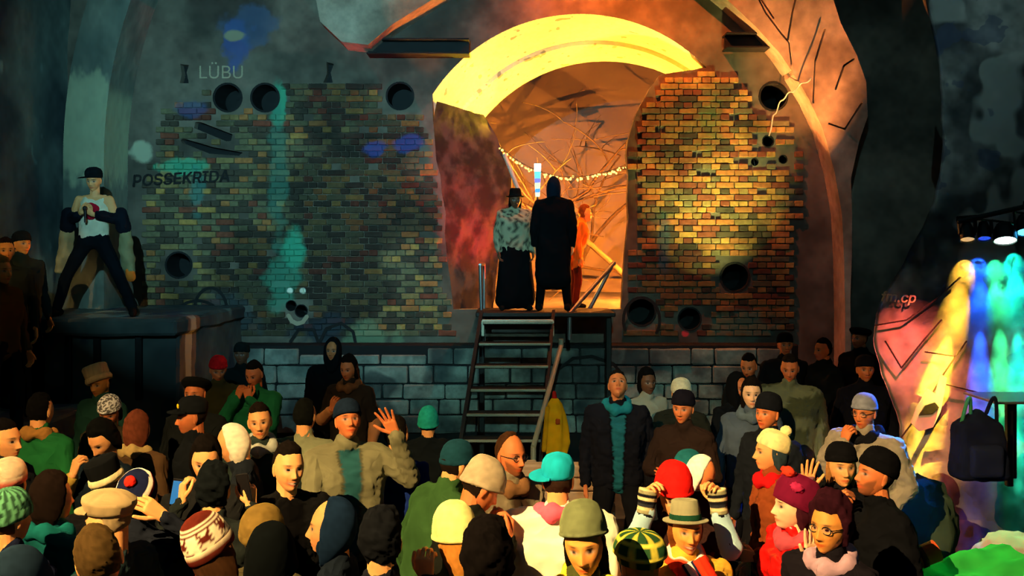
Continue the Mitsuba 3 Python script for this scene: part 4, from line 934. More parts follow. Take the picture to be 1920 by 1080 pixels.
person('woman in a black beanie and dark brown coat, right of the teal scarf', 1281, 764, z=1.62, H=-28, hp=-4, skin='red', hat=('beanie', '#14131c', {'cuff': 0.04}), top='#261c19', long=0.3, arms=('fold', 'fold'))
person('person in a white beanie behind the woman in the black beanie', 1277, 738, d=7.7, H=170, hat=('beanie', '#d8d2b0'), top='#20241f')
glove_p = person('person in a red beanie raising both patterned gloves beside the head', 1263, 926, d=4.78, H=0, hp=-16, fine=True, skin='light', hat=('beanie', '#dd1c18', {'cuff': 0.02, 'tall': 0.15, 'z0': 0.015, 'scale': 1.14}), hair=('long', '#2a1712'), top='#2c1a18', sleeve='#9fc8da',
       arms=(((0.235, -0.16, 1.41), (0.150, -0.10, 1.60), (-0.6, -0.6, 0), (-0.1, 0.05, 1), 'hold'), ((0.26, -0.16, 1.41), (0.205, -0.10, 1.60), (-0.6, -0.6, 0), (-0.1, 0.05, 1), 'hold')))
person('person in a teal beanie behind the red beanie', 1291, 886, d=5.0, H=155, hat=('beanie', '#1a5d68', {'cuff': 0.03}), top='#161c22')
person('person in a white hat bending right, beside the teal beanie', 1314, 888, d=4.85, H=62, hp=-30, skin='red', hat=('hood', '#e8e6dc', {'thick': 0.12, 'bottom': 0.02, 'open': 0.15}), top='#241d1d', hs=0.82)
fed = person('smiling woman in a grey green fedora with a red and white scarf', 1286, 989, d=4.2, H=6, hp=-3, fine=True, smile=0.6, skin='warm', hat=('fedora', '#8a8b70', {'band': '#17402e', 'tilt': 12, 'scale': 0.84}), hair=('bob', '#6a3a18'), scarf=('#e23a1e', '#efe9da', '#17203f', '#e23a1e'), top='#d8a63a', hs=0.95)
person('person in a green and yellow tartan cap at the bottom, left of the fedora', 1200, 1062, d=3.55, H=190, hp=-10, hat=('tartan', '#24492a', {'col2': '#c8c04a', 'scale': 1.1}), hair=('short', '#d8922e'), top='#18202a')
# right group by the wall
person('person with black hair looking down, left of the camouflage jacket', 1404, 686, d=8.8, H=-30, hp=-16, skin='red', hair=('short', '#0f0c0c'), top='#171a1c')
person('bearded person in a black hood beside the woman in the blue grey scarf', 1383, 726, d=7.9, H=28, hp=-8, skin='red', hat=('hood', '#0e1013', {'thick': 0.2}), beard='#120c0a', top='#10141a')
person('woman with pale face and long dark hair in a blue grey scarf', 1409, 738, d=7.2, H=-10, skin='pale', hair=('long', '#14100e'), scarf='#54687a', top='#46566a')
person('man with short hair in a camouflage jacket looking down', 1481, 690, d=8.0, H=-22, hp=-14, skin='red', hair=('short', '#1a1513'), top='#5d6a58', bulk=1.2, extra='camo')
person('person in a black hat at the back, above the camouflage jacket', 1472, 646, d=9.8, H=-5, skin='red', hat=('beanie', '#0d0f10'), top='#11161a')
person('person in profile against the dark back wall, right of the camouflage jacket', 1543, 656, d=9.6, H=-72, skin='red', hair=('short', '#100d0c'), top='#141b20')
person('tall person in black at the back beside the orange lit pier', 1612, 634, d=10.0, H=-62, skin='red', hat=('beret', '#0c0e12'), top='#0d0f14', bulk=1.15)
person('person in a dark beanie with a pink lit face beside the orange lit pier', 1622, 692, d=8.4, H=-8, skin='red', hat=('beanie', '#11121c'), top='#10121c')
person('man in a black beanie smiling to the left above the cream pompom hat', 1440, 774, z=1.66, H=-52, hp=2, smile=0.4, fine=True, skin='red', hat=('beanie', '#12161e', {'cuff': 0.045, 'tall': 0.15}), top='#151a22')
cup_p = person('woman in a cream pompom beanie, red scarf and brown jacket facing left', 1446, 846, d=5.3, H=-88, fine=True, skin='light', hat=('pom', '#ece2a2', {'tilt': 22, 'pr': 0.035, 'scale': 0.98, 'py': 0.04}), hair=('bob', '#2b3c46'), scarf='#c8181c', top='#84401f',
       arms=('down', ((0.27, 0.02, 1.12), (0.22, -0.16, 1.05), (-1, 0, 0), (0, -1, 0.1), 'hold')))
person('person in a grey blue jacket and grey beanie with glasses, hand to the mouth', 1621, 772, d=6.4, H=-48, hp=-6, skin='red', fine=True, hat=('beanie', '#80889c', {'cuff': 0.02}), glasses=True, scarf='#15161c', arms=('mouth', 'pocket'), top='#8f897c', bulk=1.3)
mit_p = person('woman with blond hair in a black beanie raising a striped mitten', 1578, 872, d=5.0, H=-4, fine=True, skin='light', hat=('beanie', '#0d0e12', {'cuff': 0.03, 'tall': 0.135}), hair=('long', '#9a6a38'), scarf='#0e0f12', top='#14141a',
       arms=(((0.31, -0.12, 1.30), (0.255, -0.20, 1.53), (-0.2, -1, 0), (-0.1, 0, 1), 'open'), 'down'))
person('man in a black beanie in profile facing left, beside the coloured pier', 1642, 890, d=4.7, H=-82, hp=10, fine=True, skin='red', hat=('beanie', '#0c0d11', {'cuff': 0.045, 'tall': 0.15, 'tilt': 16}), hair=('short', '#15100e'), beard='#7a4a30', top='#0e1015', bulk=1.15, arms=('mouth', 'down'))
person('woman in a burgundy hat with flowers and a red jacket, profile to the left', 1488, 948, d=4.35, H=-84, hp=4, fine=True, skin='pale', hat=('flowerhat', '#6e1436', {'tilt': 20, 'scale': 1.04}), hair=('bob', '#3a1420'), scarf='#a84a58', top='#d41612', mat='shiny', bulk=1.25, lips=1.5,
       arms=('down', ((0.36, -0.02, 1.22), (0.33, -0.055, 1.45), (0.9, 0.3, 0), (0.0, 0.0, 1), 'open')))
person('woman with dark burgundy curly hair, glasses and a lilac scarf', 1556, 985, d=4.2, H=-48, fine=True, skin='warm', hair=('curly', '#2c0f1a'), glasses=True, scarf='#b898ac', top='#17151c')
# on the platform in the opening
cardi = person('person in a dark hat and pale patterned cardigan on the platform', 966, 374, d=11.45, base=PLAT, H=8, hp=-10, skin='dark', hat=('fedora', '#15110f', {'scale': 0.9}), hair=('long', '#120c0a'), top='#a09a7c', extra='cardigan', bulk=1.25, legs='#0c0d0e', group=None)
person('person in a dark hooded coat on the platform, right of the pale cardigan', 1038, 352, d=11.35, base=PLAT, H=176, hat=('hood', '#16202e', {'thick': 0.2, 'peak': 0.012}), top='#0d0f12', legs='#0b0c0e', long=0.42, bulk=1.18, group=None)
person('person in orange clothes in the opening, half hidden by the dark hooded coat', 1097, 400, d=12.75, base=2.0, H=95, bend=14, skin='warm', hair=('short', '#7a3a16'), top='#f07a2a', legs='#5a1c10', bulk=1.2, long=0.05, group=None)
# on the ledge
tank = person('man in a white tank top standing with legs apart on the ledge', 176, 338, d=9.95, base=LED, H=3, hp=-14, skin='light', hat=('cap', '#10161a', {'brim': -72}), hair=('short', '#15110e'), top='#d9d2b2', bare=True, stance=0.36, legs='#0d1318', collar=False, group=None, fine=True,
       arms=(((0.27, 0.02, 1.16), (0.06, -0.20, 1.24), (0, 1, 0), (-0.6, -0.1, 0.6), 'hold'), ((0.27, 0.02, 1.16), (0.06, -0.20, 1.22), (0, 1, 0), (-0.6, -0.1, 0.6), 'hold')))

place_people()

# ------------------------------------------------------------------ what people wear and hold
def uwp(info, p): return info['w'](info['up'](p))
# jacket slipped down over the elbows of the man on the ledge
k = tank['root']
for s in (-1, 1):
    e = np.array([s * 0.29, 0.03, 1.17])
    m = union([bone(uwp(tank, e + [s * 0.02, 0.0, 0.06]), 0.075, uwp(tank, e + [s * 0.04, 0.01, -0.10]), 0.085), bone(uwp(tank, e + [-s * 0.01, 0, 0]), 0.07, uwp(tank, [s * 0.12, -0.16, 1.20]), 0.05)]).refine_to_length(0.03)
    v, f = V(m); v = taubin(v, f, 4); v = v + normals(v, f) * ((meshkit.fbm(v * 12, 3, 2) - 0.5) * 0.05)[:, None]
    obj('jacket_sleeve', colored((v, f), lin('#10161e')), k)
    m = hull([(uwp(tank, [s * 0.33, 0.06, 1.06]), 0.07), (uwp(tank, [s * 0.37, 0.06, 0.78]), 0.075), (uwp(tank, [s * 0.42, 0.04, 0.56]), 0.05), (uwp(tank, [s * 0.34, 0.10, 0.60]), 0.05)]).refine_to_length(0.03)
    v, f = V(m); v = taubin(v, f, 4); v = v + normals(v, f) * ((meshkit.fbm(v * 11, 3, 4) - 0.5) * 0.06)[:, None]
    obj('jacket_lining', colored((v, f), lin('#8a8660')), k)
    if s == 1: obj('jacket_cuff', colored(bone(uwp(tank, [0.41, 0.04, 0.54]), 0.05, uwp(tank, [0.42, 0.04, 0.47]), 0.055), lin('#e8792a')), k)
mouthp = uwp(tank, (0, -0.125, 1.22))
q = np.linspace(0, 2 * np.pi, 40); 
P2 = Polygon([(0.085 * math.cos(t) * (1 + 0.18 * math.sin(3 * t)), 0.10 * math.sin(t)) for t in q])
m = trimesh.creation.extrude_polygon(P2.difference(Point(-0.035, 0.02).buffer(0.036)), 0.012, engine='earcut')
v = np.array(m.vertices); v, f = trimesh.remesh.subdivide_to_size(v, m.faces, 0.02)
v = np.stack([v[:, 0] + 0.012, -0.112 - v[:, 2] + 0.5 * v[:, 0] ** 2 * 4, v[:, 1] + 1.26], 1)
obj('red_print', colored((tank['w'](v), f), lin('#a3182a')), k)
mic = tube(np.array([uwp(tank, (0.0, -0.235, 1.12)), uwp(tank, (0.0, -0.24, 1.22)), uwp(tank, (0.0, -0.245, 1.27))]), [0.014, 0.016, 0.018], 12)
mk = thing('microphone', 'black microphone held by the man in the white tank top', 'microphone')
obj('handle', mikit.ply(mic, 'black_plastic', 40), mk)
s = trimesh.creation.icosphere(2, 0.027); obj('grille', mikit.ply((np.array(s.vertices) + uwp(tank, (0, -0.246, 1.285)), np.array(s.faces)), 'steel_dark', True), mk)
# dark skirt of the person in the cardigan
m = hull([(uwp(cardi, (s * 0.09, 0.0, 0.93)), 0.11) for s in (-1, 1)] + [(uwp(cardi, (s * 0.17, 0.0, 0.16)), 0.12) for s in (-1, 1)]).refine_to_length(0.05); v, f = V(m); v = taubin(v, f, 4)
v = v + normals(v, f) * ((meshkit.fbm(v * [14, 14, 3], 3, 6) - 0.5) * 0.05)[:, None]; obj('skirt', colored((v, f), lin('#0e0e10')), cardi['root'])
# striped end of the scarf of the woman in the fedora
for i, cc in enumerate(('#e23a1e', '#17203f', '#efe9da', '#17203f', '#e23a1e', '#d8301a')):
    t = np.linspace(0, 1, 16); o_ = (0, 0.026, 0.046, 0.066, 0.088, 0.112)[i]; r0 = (0.018, 0.010, 0.016, 0.008, 0.016, 0.016)[i]
    p_ = [uwp(fed, (-0.07 + 0.14 * q + 0.9 * o_, -0.10 - 0.07 * math.sin(q * 2.4) - 0.01 * i * (1 - q), 1.475 - 0.25 * q + 0.55 * o_)) for q in t]
    v, f = tube(np.array(p_), r0 * 1.25, 10); obj('scarf_stripe', colored((v, f), lin(cc)), fed['root'])
# phones
for s, lab, scr in ((1, 'phone with a lit blue screen held up on the left of the black haired person', True), (-1, 'black phone held up on the right of the black haired head', False)):
    S_, E, Wr = phone_p['arms'][s]; c = Wr + np.array([(-0.03 if s == 1 else -0.035) , 0.02 if s == 1 else -0.01, 0.10 if s == -1 else 0.045])
    R = Ry(10 * s) @ Rz(12 * s)
    kx = thing('phone', lab, 'phone'); obj('case', mikit.ply(boxm(c, (0.072, 0.010, 0.145), 0.004, R), 'black_plastic', False), kx)
    if scr:
        scene_s = mikit.ply(boxm(c + R @ np.array([0, -0.0065, 0]), (0.064, 0.003, 0.125), 0.001, R), 'black_plastic', False); scene_s['emitter'] = glow((0.03, 0.22, 0.45))
        obj('screen', scene_s, kx)
# patterned gloves, striped mitten
def glove(info, s, name, cols, r0=0.046):
    S_, E, Wr = info['arms'][s]; u = (Wr - E) / np.linalg.norm(Wr - E); a = Wr - u * 0.05; b = Wr + np.array([0, 0, 0.085])
    n = 26; t = np.linspace(0, 1, n)[:, None]; pts = a * (1 - t) + b * t; rad = np.interp(np.linspace(0, 1, n), [0, 0.3, 0.7, 1], [r0, r0 * 0.92, r0 * 1.08, r0 * 0.98])
    v, f = tube(pts, rad, 20, True); rows_ = np.clip(np.arange(len(v)) // 20, 0, n - 1)
    c = np.array([lin(cols[(i // 3) % len(cols)]) for i in rows_]); c *= (0.8 + 0.4 * meshkit.noise(v * 120))[:, None]
    v = v + normals(v, f) * ((meshkit.fbm(v * 50, 2) - 0.5) * 0.008)[:, None]
    obj(name, mikit.ply((v, f), 'cloth', True, color=c), info['root'])
for s in (-1, 1): glove(glove_p, s, 'glove', ('#14161e', '#8a8a6a', '#c8bf90', '#2a2f38', '#14161e', '#cbbf94'))
glove(mit_p, -1, 'mitten', ('#8a5a66', '#d8b0a4', '#6a3a50', '#c89a8a'), 0.042)
# glass in the hand
S_, E, Wr = cup_p['arms'][1]; c = Wr + cup_p['RH'] @ np.array([-0.03, -0.095, -0.035])
kx = thing('drinking_glass', 'clear glass held out by the woman in the brown jacket', 'glass')
v, f = lathe([(0, 0.004), (0.030, 0.004), (0.036, 0.125), (0.038, 0.125), (0.032, 0.0), (0, 0)], 28); obj('glass', mikit.ply((v + c, f), 'glass', 40), kx)
v, f = lathe([(0, 0.008), (0.0285, 0.008), (0.032, 0.075), (0, 0.075)], 28); obj('drink', colored((v + c, f), lin('#6a5a4a'), 'shiny', 40 if False else True), kx)

# ------------------------------------------------------------------ stairs, platform, railings
st = thing('staircase', 'metal staircase rising to the platform below the opening', 'stairs')
def sx(Y): # centre line drifts a little to the left as it comes down
    return np.interp(Y, [9.3, 11.0], [-0.20, 0.07])
for i in range(8):
    Y = 11.0 - 0.235 * i; zt = 1.93 - 0.24 * i; x = sx(Y)
    obj('tread', mikit.ply(boxm((x, Y, zt), (0.86, 0.24, 0.035), 0.006), 'steel_dark', False), st)
    obj('nosing', mikit.ply(boxm((x, Y - 0.125, zt + 0.006), (0.86, 0.02, 0.03), 0.004), 'nosing', False), st)
for s in (-1, 1):
    a, b = np.array([sx(11.1) + s * 0.45, 11.15, 2.02]), np.array([sx(9.25) + s * 0.45, 9.25, 0.08])
    d = (b - a) / np.linalg.norm(b - a); n_ = np.array([0, d[2], -d[1]]); w_ = np.array([1.0, 0, 0])
    P = np.array([[q + n_ * h + w_ * g for h, g in ((-0.09, -0.02), (0.09, -0.02), (0.09, 0.02), (-0.09, 0.02))] for q in (a, b)])
    obj('stringer', mikit.ply(m3.Manifold.hull_points(P.reshape(-1, 3)), 'steel_dark', False), st)
scene['bright_edge'] = principled('#e4dfc0', 0.6)
scene['nosing'] = principled('#a8a488', 0.5, metallic=0.3)
pf = thing('platform', 'dark metal platform at the top of the staircase', 'platform')
obj('deck', mikit.ply(boxm((0.42, 11.53, PLAT - 0.03), (1.75, 0.9, 0.06), 0.01), 'steel_dark', False), pf)
for x in (-0.38, 1.22): obj('leg', mikit.ply(boxm((x, 11.2, 1.0), (0.07, 0.07, 1.99), 0.01), 'steel_dark', False), pf)
for x in (-0.36, 0.50):   # pale end uprights of the top step
    a = at(960, 618, 11.0); obj('end_plate', mikit.ply(boxm((x, 10.955, 1.86), (0.035, 0.05, 0.19), 0.006), 'bright_edge', False), pf)
obj('edge_bar', mikit.ply(boxm((0.07, 10.95, 1.955), (0.88, 0.035, 0.03), 0.006), 'bright_edge', False), pf)
def rail(kk, pts, r=0.022, mat='steel', posts=()):
    obj('handrail', mikit.ply(tube(np.array(pts), r, 10), mat, 40), kk)
    for a, b in posts: obj('rail_post', mikit.ply(tube(np.array([a, b]), r, 10), mat, 40), kk)
p1, p2 = at(1152, 492, 11.9), at(1068, 588, 11.15)
rail(pf, [p1, p2], 0.028, posts=[(at(1146, 500, 11.85) , at(1100, 590, 11.85)), (p2, p2 * [1, 1, 0] + [0, 0, 1.7])])
p3, p4 = at(1052, 648, 10.75), at(1000, 838, 9.45)
rail(st, [p3 + [0, 0, 0], p4], 0.03, mat='nosing', posts=[(p3, np.array([p3[0], p3[1], 1.75])), (p4, np.array([p4[0], p4[1], 0.0]))])
p5 = at(900, 497, 11.1)
rail(pf, [p5, p5 + [0.03, 0.7, 0.0]], 0.02, posts=[(p5, np.array([p5[0] + 0.02, p5[1], PLAT])), (p5 + [0.03, 0.7, 0.0], np.array([p5[0] + 0.03, p5[1] + 0.7, PLAT]))])
# yellow jacket hung on the rail
c = at(1040, 795, 9.55); n = 30
kx = thing('hanging_jacket', 'yellow jacket hanging from the handrail of the staircase', 'jacket')
P = []
for t in np.linspace(0, 1, 26):
    wv = np.interp(t, [0, 0.1, 0.3, 0.8, 1], [0.035, 0.075, 0.105, 0.13, 0.10]); dp = np.interp(t, [0, 0.2, 1], [0.03, 0.06, 0.05])
    a = np.arange(n) * 2 * np.pi / n; fold = 1 + 0.20 * np.sin(a * 5 + t * 3) * np.clip(t * 2, 0, 1)
    P.append(np.stack([wv * np.cos(a) * fold + 0.02 * t, dp * np.sin(a) * fold, np.full(n, 0.28 - 0.58 * t + 0.0) + 0.02 * np.sin(a * 3) * t], -1))
v, f = grid_mesh(np.array(P), True); obj('body', colored((v + c, f), lin('#d99a12'), vary=0.15), kx)
m = hull([((-0.075, -0.03, 0.17), 0.03), ((-0.115, -0.03, -0.27), 0.028)]).refine_to_length(0.04); v, f = V(m); obj('sleeve', colored((taubin(v, f, 3) + c, f), lin('#c98c10'), vary=0.15), kx)
obj('hanger_loop', colored(hull([(c + [0, 0, 0.27], 0.03), (c + [-0.005, 0.0, 0.335], 0.022)]), lin('#b3201a')), kx)
obj('badge', colored(boxm(c + [0.03, -0.075, 0.04], (0.05, 0.02, 0.06), 0.008), lin('#a8441a')), kx)
# steel beams in the gable
for (x0, x1, py, Y, lab) in ((690, 880, 90, 11.85, 'dark steel beam across the orange gable, left of the yellow arch'), (1358, 1486, 79, 11.85, 'dark steel beam across the orange gable, right of the yellow arch')):
    a, b = at(x0, py, Y), at(x1, py, Y); h = 0.21; kx = thing('steel_beam', lab, 'beam')
    Lx = b[0] - a[0]; cx_ = (a[0] + b[0]) / 2
    obj('web', mikit.ply(boxm((cx_, Y + 0.02, a[2]), (Lx, 0.03, h - 0.03), 0.003), 'paint_dark', False), kx)
    for s in (-1, 1): obj('flange', mikit.ply(boxm((cx_, Y, a[2] + s * (h / 2 - 0.012)), (Lx, 0.26, 0.024), 0.004), 'paint_dark', False), kx)
# writing on the walls
def lettering(text, px, py, Y, h, mat, parent, bold=False, slant=0.0, rot=0.0):
    m = meshkit.text_mesh(text, h, 0.004, bold); v = np.array(m.vertices); v[:, 0] -= v[:, 0].mean()
    v[:, 0] += slant * v[:, 1]; r = math.radians(rot); v[:, :2] = v[:, :2] @ np.array([[math.cos(r), math.sin(r)], [-math.sin(r), math.cos(r)]])
    v = np.stack([v[:, 0], -v[:, 2], v[:, 1]], 1) + at(px, py, Y); obj('lettering', mikit.ply((v, np.array(m.faces)), mat, False), parent)
lettering('L\u00dcBU', 421, 147, 11.999, 0.17, 'paint_pale', wall)
lettering('POSSEKRIDA', 330, 345, 11.952, 0.15, 'paint_dark', wall, True, 0.15, 3)
scene['paint_light'] = principled('#e8c89a', 0.8)
lettering('fm.cp', 1688, 566, 7.935, 0.085, 'paint_light', 'wall_pier', True, 0.2, -3)
# smile painted on the wall under the two pipe openings, rings painted around others
def stroke(px_pts, Y, wd, mat, parent, name='painted_line'):
    ls = LineString([(at(a, b, Y)[0], at(a, b, Y)[2]) for a, b in px_pts]).buffer(wd)
    for g in getattr(ls, 'geoms', [ls]): obj(name, mikit.ply(prism(g, Y - 0.004, Y + 0.004), mat, False), parent)
stroke([(541, 592), (547, 602), (557, 607), (568, 604), (575, 594)], 11.955, 0.028, 'paint_pale', wall)
for (cx_, cy_, rx, ry) in ((370, 590, 38, 26), (395, 580, 30, 40), (1203, 600, 34, 42)):
    t = np.linspace(-0.6, 3.6, 26); stroke([(cx_ + rx * math.cos(q), cy_ - ry * math.sin(q)) for q in t], 11.955, 0.02, 'paint_dark', wall)
for pts in ([(600, 640), (612, 616), (640, 606), (662, 622), (668, 650)], [(545, 640), (560, 618), (588, 618), (596, 640)]): stroke(pts, 11.955, 0.02, 'paint_dark', wall)
stroke([(1050, 690), (1075, 672), (1110, 668), (1150, 682), (1165, 700)], 11.70, 0.02, 'paint_dark', pl)
scene['crack_dark'] = principled('#2a1a16', 0.9)
# cracks and a black triangle on the pier
for pts in ([(1642, 610), (1700, 600), (1756, 560), (1800, 520)], [(1812, 640), (1770, 700), (1735, 760), (1690, 820), (1660, 850)], [(1660, 640), (1690, 690), (1730, 640), (1765, 600)], [(1770, 720), (1830, 735)], [(1735, 660), (1790, 668)]):
    stroke(pts, 7.935, 0.006, 'crack_dark', 'wall_pier', 'crack')
# torn pale poster on the pier
pts = [(1706, 792), (1716, 765), (1738, 728), (1752, 738), (1760, 700), (1774, 708), (1762, 770), (1748, 800), (1722, 808)]
kx = thing('torn_poster', 'torn pale poster with a dark eye shaped mark on the coloured pier', 'poster')
obj('sheet', mikit.ply(prism(Polygon(PX(pts, 7.92)), 7.90, 7.91), 'paper', False), kx); scene['paper'] = principled('#c9bdb6', 0.9)
e = Polygon(PX([(1722, 778), (1734, 760), (1752, 754), (1760, 764), (1746, 776)], 7.9)); obj('mark', mikit.ply(prism(e, 7.888, 7.902), 'paint_dark', False), kx)
# white wire on the right-hand wall
t = np.linspace(0, 1, 40); pts = np.array([at(np.interp(q, [0, 0.25, 0.5, 0.8, 1], [1521, 1490, 1466, 1449, 1442]), np.interp(q, [0, 0.25, 0.5, 0.8, 1], [146, 168, 186, 222, 258]) + 3 * math.sin(q * 30), 11.40 + 0.5 * min(1, q * 1.6)) for q in t])
tag(obj('white_wire', mikit.ply(tube(pts, 0.010, 6), 'wire', True)), 'thin white wire dangling beside the round opening on the right-hand wall', 'wire')

# ------------------------------------------------------------------ lights strung in the opening, light tube, pole
kx = thing('string_lights', 'string of small yellow bulbs hung across the opening', 'string lights')
a, b = at(938, 275, 12.25), at(1180, 306, 12.25)
t = np.linspace(0, 1, 70); pts = a * (1 - t)[:, None] + b * t[:, None]; pts[:, 2] -= 0.30 * 4 * t * (1 - t) * (1 - 0.35 * (t - 0.5)); 
obj('cable', mikit.ply(tube(pts, 0.005, 6), 'black_plastic', True), kx)
r_ = np.random.default_rng(5); ms = []; s = trimesh.creation.icosphere(1, 0.017)
for i in range(64):
    q = pts[min(69, int(i * 69 / 63))] + r_.normal(0, 0.012, 3) + [0, 0, -0.015 - 0.03 * r_.random()]
    ms.append((np.array(s.vertices) * r_.uniform(0.7, 1.15) + q, np.array(s.faces)))
shp = mikit.ply(cat_meshes(ms), 'black_plastic', True); shp['emitter'] = glow((4.0, 2.2, 0.35))
obj('bulbs', shp, kx, kind='stuff')
kx = thing('light_tube', 'upright tube of white, blue and green lights beside the dark hooded coat', 'lamp')
top_ = at(1008, 306, 11.9)
for i, (cc, L) in enumerate((((1.6, 2.0, 2.0), 0.11), ((0.2, 1.3, 1.3), 0.09), ((0.25, 0.3, 1.6), 0.06), ((0.9, 1.4, 0.7), 0.08), ((0.1, 0.5, 1.6), 0.05), ((1.3, 1.4, 0.8), 0.06))):
    zz = top_[2] - sum((0.11, 0.09, 0.06, 0.08, 0.05, 0.06)[:i]) - L / 2
    v, f = lathe([(0, -L / 2), (0.045 - 0.003 * i, -L / 2), (0.048 - 0.003 * i, L / 2 - 0.006), (0, L / 2 - 0.006)], 20); shp = mikit.ply((v + [top_[0], top_[1], zz], f), 'black_plastic', 40); shp['emitter'] = glow(cc)
    obj('segment', shp, kx)
obj('stand', mikit.ply(tube(np.array([top_ + [0, 0.03, -0.44], [top_[0], top_[1] + 0.03, PLAT]]), 0.012, 8), 'steel_dark', True), kx)
tag(obj('pale_pole', mikit.ply(tube(np.array([at(946, 290, 12.0), at(957, 318, 11.9), at(972, 356, 11.75), [at(972, 356, 11.75)[0] + 0.16, 11.6, PLAT + 0.02]]), 0.028, 10), 'wire', True)), 'pale slanting pole in the opening above the dark hat', 'pole')

# bare trees outside
def tree(x, y, z, h, lean, seed):
    r = np.random.default_rng(seed); tubes = [[], []]
    def grow(p, d, L, rad, depth):
        n = 9; pts = [p]; dd = d.copy(); bend_ = r.normal(0, 0.09) + 0.05 * np.sign(d[0])
        for i in range(n):
            dd = dd + r.normal(0, 0.05, 3) * [1, 0.3, 1] + [bend_, 0, 0.0]; dd /= np.linalg.norm(dd); p = p + dd * L / n; pts.append(p)
        tubes[0 if depth == 0 else 1].append(tube(np.array(pts), np.linspace(rad, rad * 0.55, n + 1), 7 if depth < 2 else 5))
        if depth < 3:
            for _ in range(3 if depth < 3 else 2):
                i = r.integers(2, n + 1); e = d * 0.5 + r.normal(0, 0.55, 3) * [1, 0.22, 1] + [0, 0, 0.1]; e /= np.linalg.norm(e)
                grow(np.array(pts[i]), e, L * r.uniform(0.55, 0.8), rad * 0.55, depth + 1)
    d0 = np.array([lean, 0, 1.0]); grow(np.array([x, y, z]), d0 / np.linalg.norm(d0), h, h * 0.022, 0)
    return [cat_meshes(t) for t in tubes]
for (px, Y, h, lean, sd, lab) in ((1205, 15.0, 2.6, -0.55, 4, 'bare tree outside leaning left from the right of the opening'), (930, 16.1, 2.6, 0.35, 11, 'bare tree outside on the left of the opening'), (1075, 17.3, 2.4, 0.05, 23, 'bare tree outside in the middle of the opening')):
    kx = thing('bare_tree', lab, 'tree'); tr, br = tree(at(px, 0, Y)[0], Y, 2.0, h, lean, sd)
    obj('trunk', mikit.ply(tr, 'bark', True), kx); obj('branches', mikit.ply(br, 'bark', True), kx, kind='stuff')

# ------------------------------------------------------------------ lamp bar on the right with its colour spots
kx = thing('lamp_bar', 'black bar on the pier that carries the colour spotlights', 'bar')
a, b = at(1796, 416, 7.7), at(1990, 372, 7.6)
obj('tube', mikit.ply(tube(np.array([a, b]), 0.022, 10), 'black_plastic', True), kx)
for px in (1830, 1960):
    p = at(px, np.interp(px, [1796, 1990], [416, 372]), 7.69); obj('bracket', mikit.ply(boxm(p + [0, 0.14, 0], (0.05, 0.32, 0.05), 0.006), 'black_plastic', False), kx)
LAMPS = [(1814, 450, 'orange', (1.2, 0.7, 0.25), 'small black spotlight with an orange beam, first on the lamp bar', 0.06, 0.55), (1846, 448, 'blue', (0.05, 0.2, 2.2), 'small black spotlight with a blue beam, second on the lamp bar', 0.055, 0.35),
         (1885, 452, 'green', (4.5, 6, 5), 'spotlight with a bright green white lens, third on the lamp bar', 0.095, 1.0), (1926, 436, 'cyan', (0.3, 3.0, 6.0), 'spotlight with a cyan blue lens at the right edge of the lamp bar', 0.09, 1.0)]
for px, py, nm, cc, lab, R, em in LAMPS:
    c = at(px, py, 7.66); kk = thing('spotlight', lab, 'spotlight')
    M = Rx(-24) @ Ry(8)
    v, f = lathe([(0, 0.16), (R * 0.6, 0.16), (R * 0.95, 0.10), (R, 0.0), (R * 0.93, 0.0), (R * 0.88, 0.03), (0, 0.03)], 28); obj('housing', mikit.ply((v @ M.T + c, f), 'black_plastic', 35), kk)
    v, f = lathe([(0, 0.004), (R * 0.9, 0.010), (R * 0.9, 0.022), (0, 0.022)], 28); shp = mikit.ply((v @ M.T + c, f), 'black_plastic', 35); shp['emitter'] = glow([q * em for q in cc])
    obj('lens', shp, kk)
    for s in (-1, 1): obj('yoke_arm', mikit.ply(boxm(c + M @ np.array([s * (R + 0.008), 0, 0.12]), (0.008, 0.03, 0.14), 0.002, M), 'steel_dark', False), kk)
    obj('yoke_bridge', mikit.ply(boxm(c + M @ np.array([0, 0, 0.185]), (2 * R + 0.02, 0.03, 0.008), 0.002, M), 'steel_dark', False), kk)
# backpack hung on a bracket shelf
kx = thing('backpack', 'dark blue backpack hanging on the pier under the lamp bar', 'backpack')
c = at(1832, 842, 6.9)
m = hull([((s * 0.13, y, 0.17), 0.05) for s in (-1, 1) for y in (0.03, -0.05)] + [((s * 0.15, y, -0.17), 0.06) for s in (-1, 1) for y in (0.03, -0.08)] + [((0, 0, 0.25), 0.06)]).refine_to_length(0.03)
v, f = V(m); v = taubin(v, f, 3); v = v + normals(v, f) * ((meshkit.fbm(v * 14, 3, 3) - 0.5) * 0.03)[:, None]; obj('main_pouch', colored((v + c, f), lin('#151a2c')), kx)
m = hull([((s * 0.09, -0.14, zz), 0.04) for s in (-1, 1) for zz in (-0.15, 0.02)]).refine_to_length(0.03); v, f = V(m); obj('front_pocket', colored((taubin(v, f, 2) + c, f), lin('#1a2036')), kx)
for s in (-1, 1):
    t = np.linspace(0, 1, 14); p = np.stack([s * (0.06 + 0.08 * t), -0.02 - 0.05 * np.sin(t * 3.1), 0.28 + 0.18 * np.sin(t * 3.14) - 0.1 * t], -1)
    obj('strap', colored(tube(p + c, 0.014, 8), lin('#3a8a58') if s < 0 else lin('#15182a')), kx)
kx = thing('shelf', 'small metal shelf on the pier above the backpack', 'shelf'); p = at(1895, 746, 7.2)
obj('plate', mikit.ply(boxm(p, (0.52, 0.5, 0.02), 0.004), 'steel', False), kx); obj('support', mikit.ply(boxm(p + [-0.07, -0.1, -0.35], (0.05, 0.05, 0.68), 0.006), 'black_plastic', False), kx)
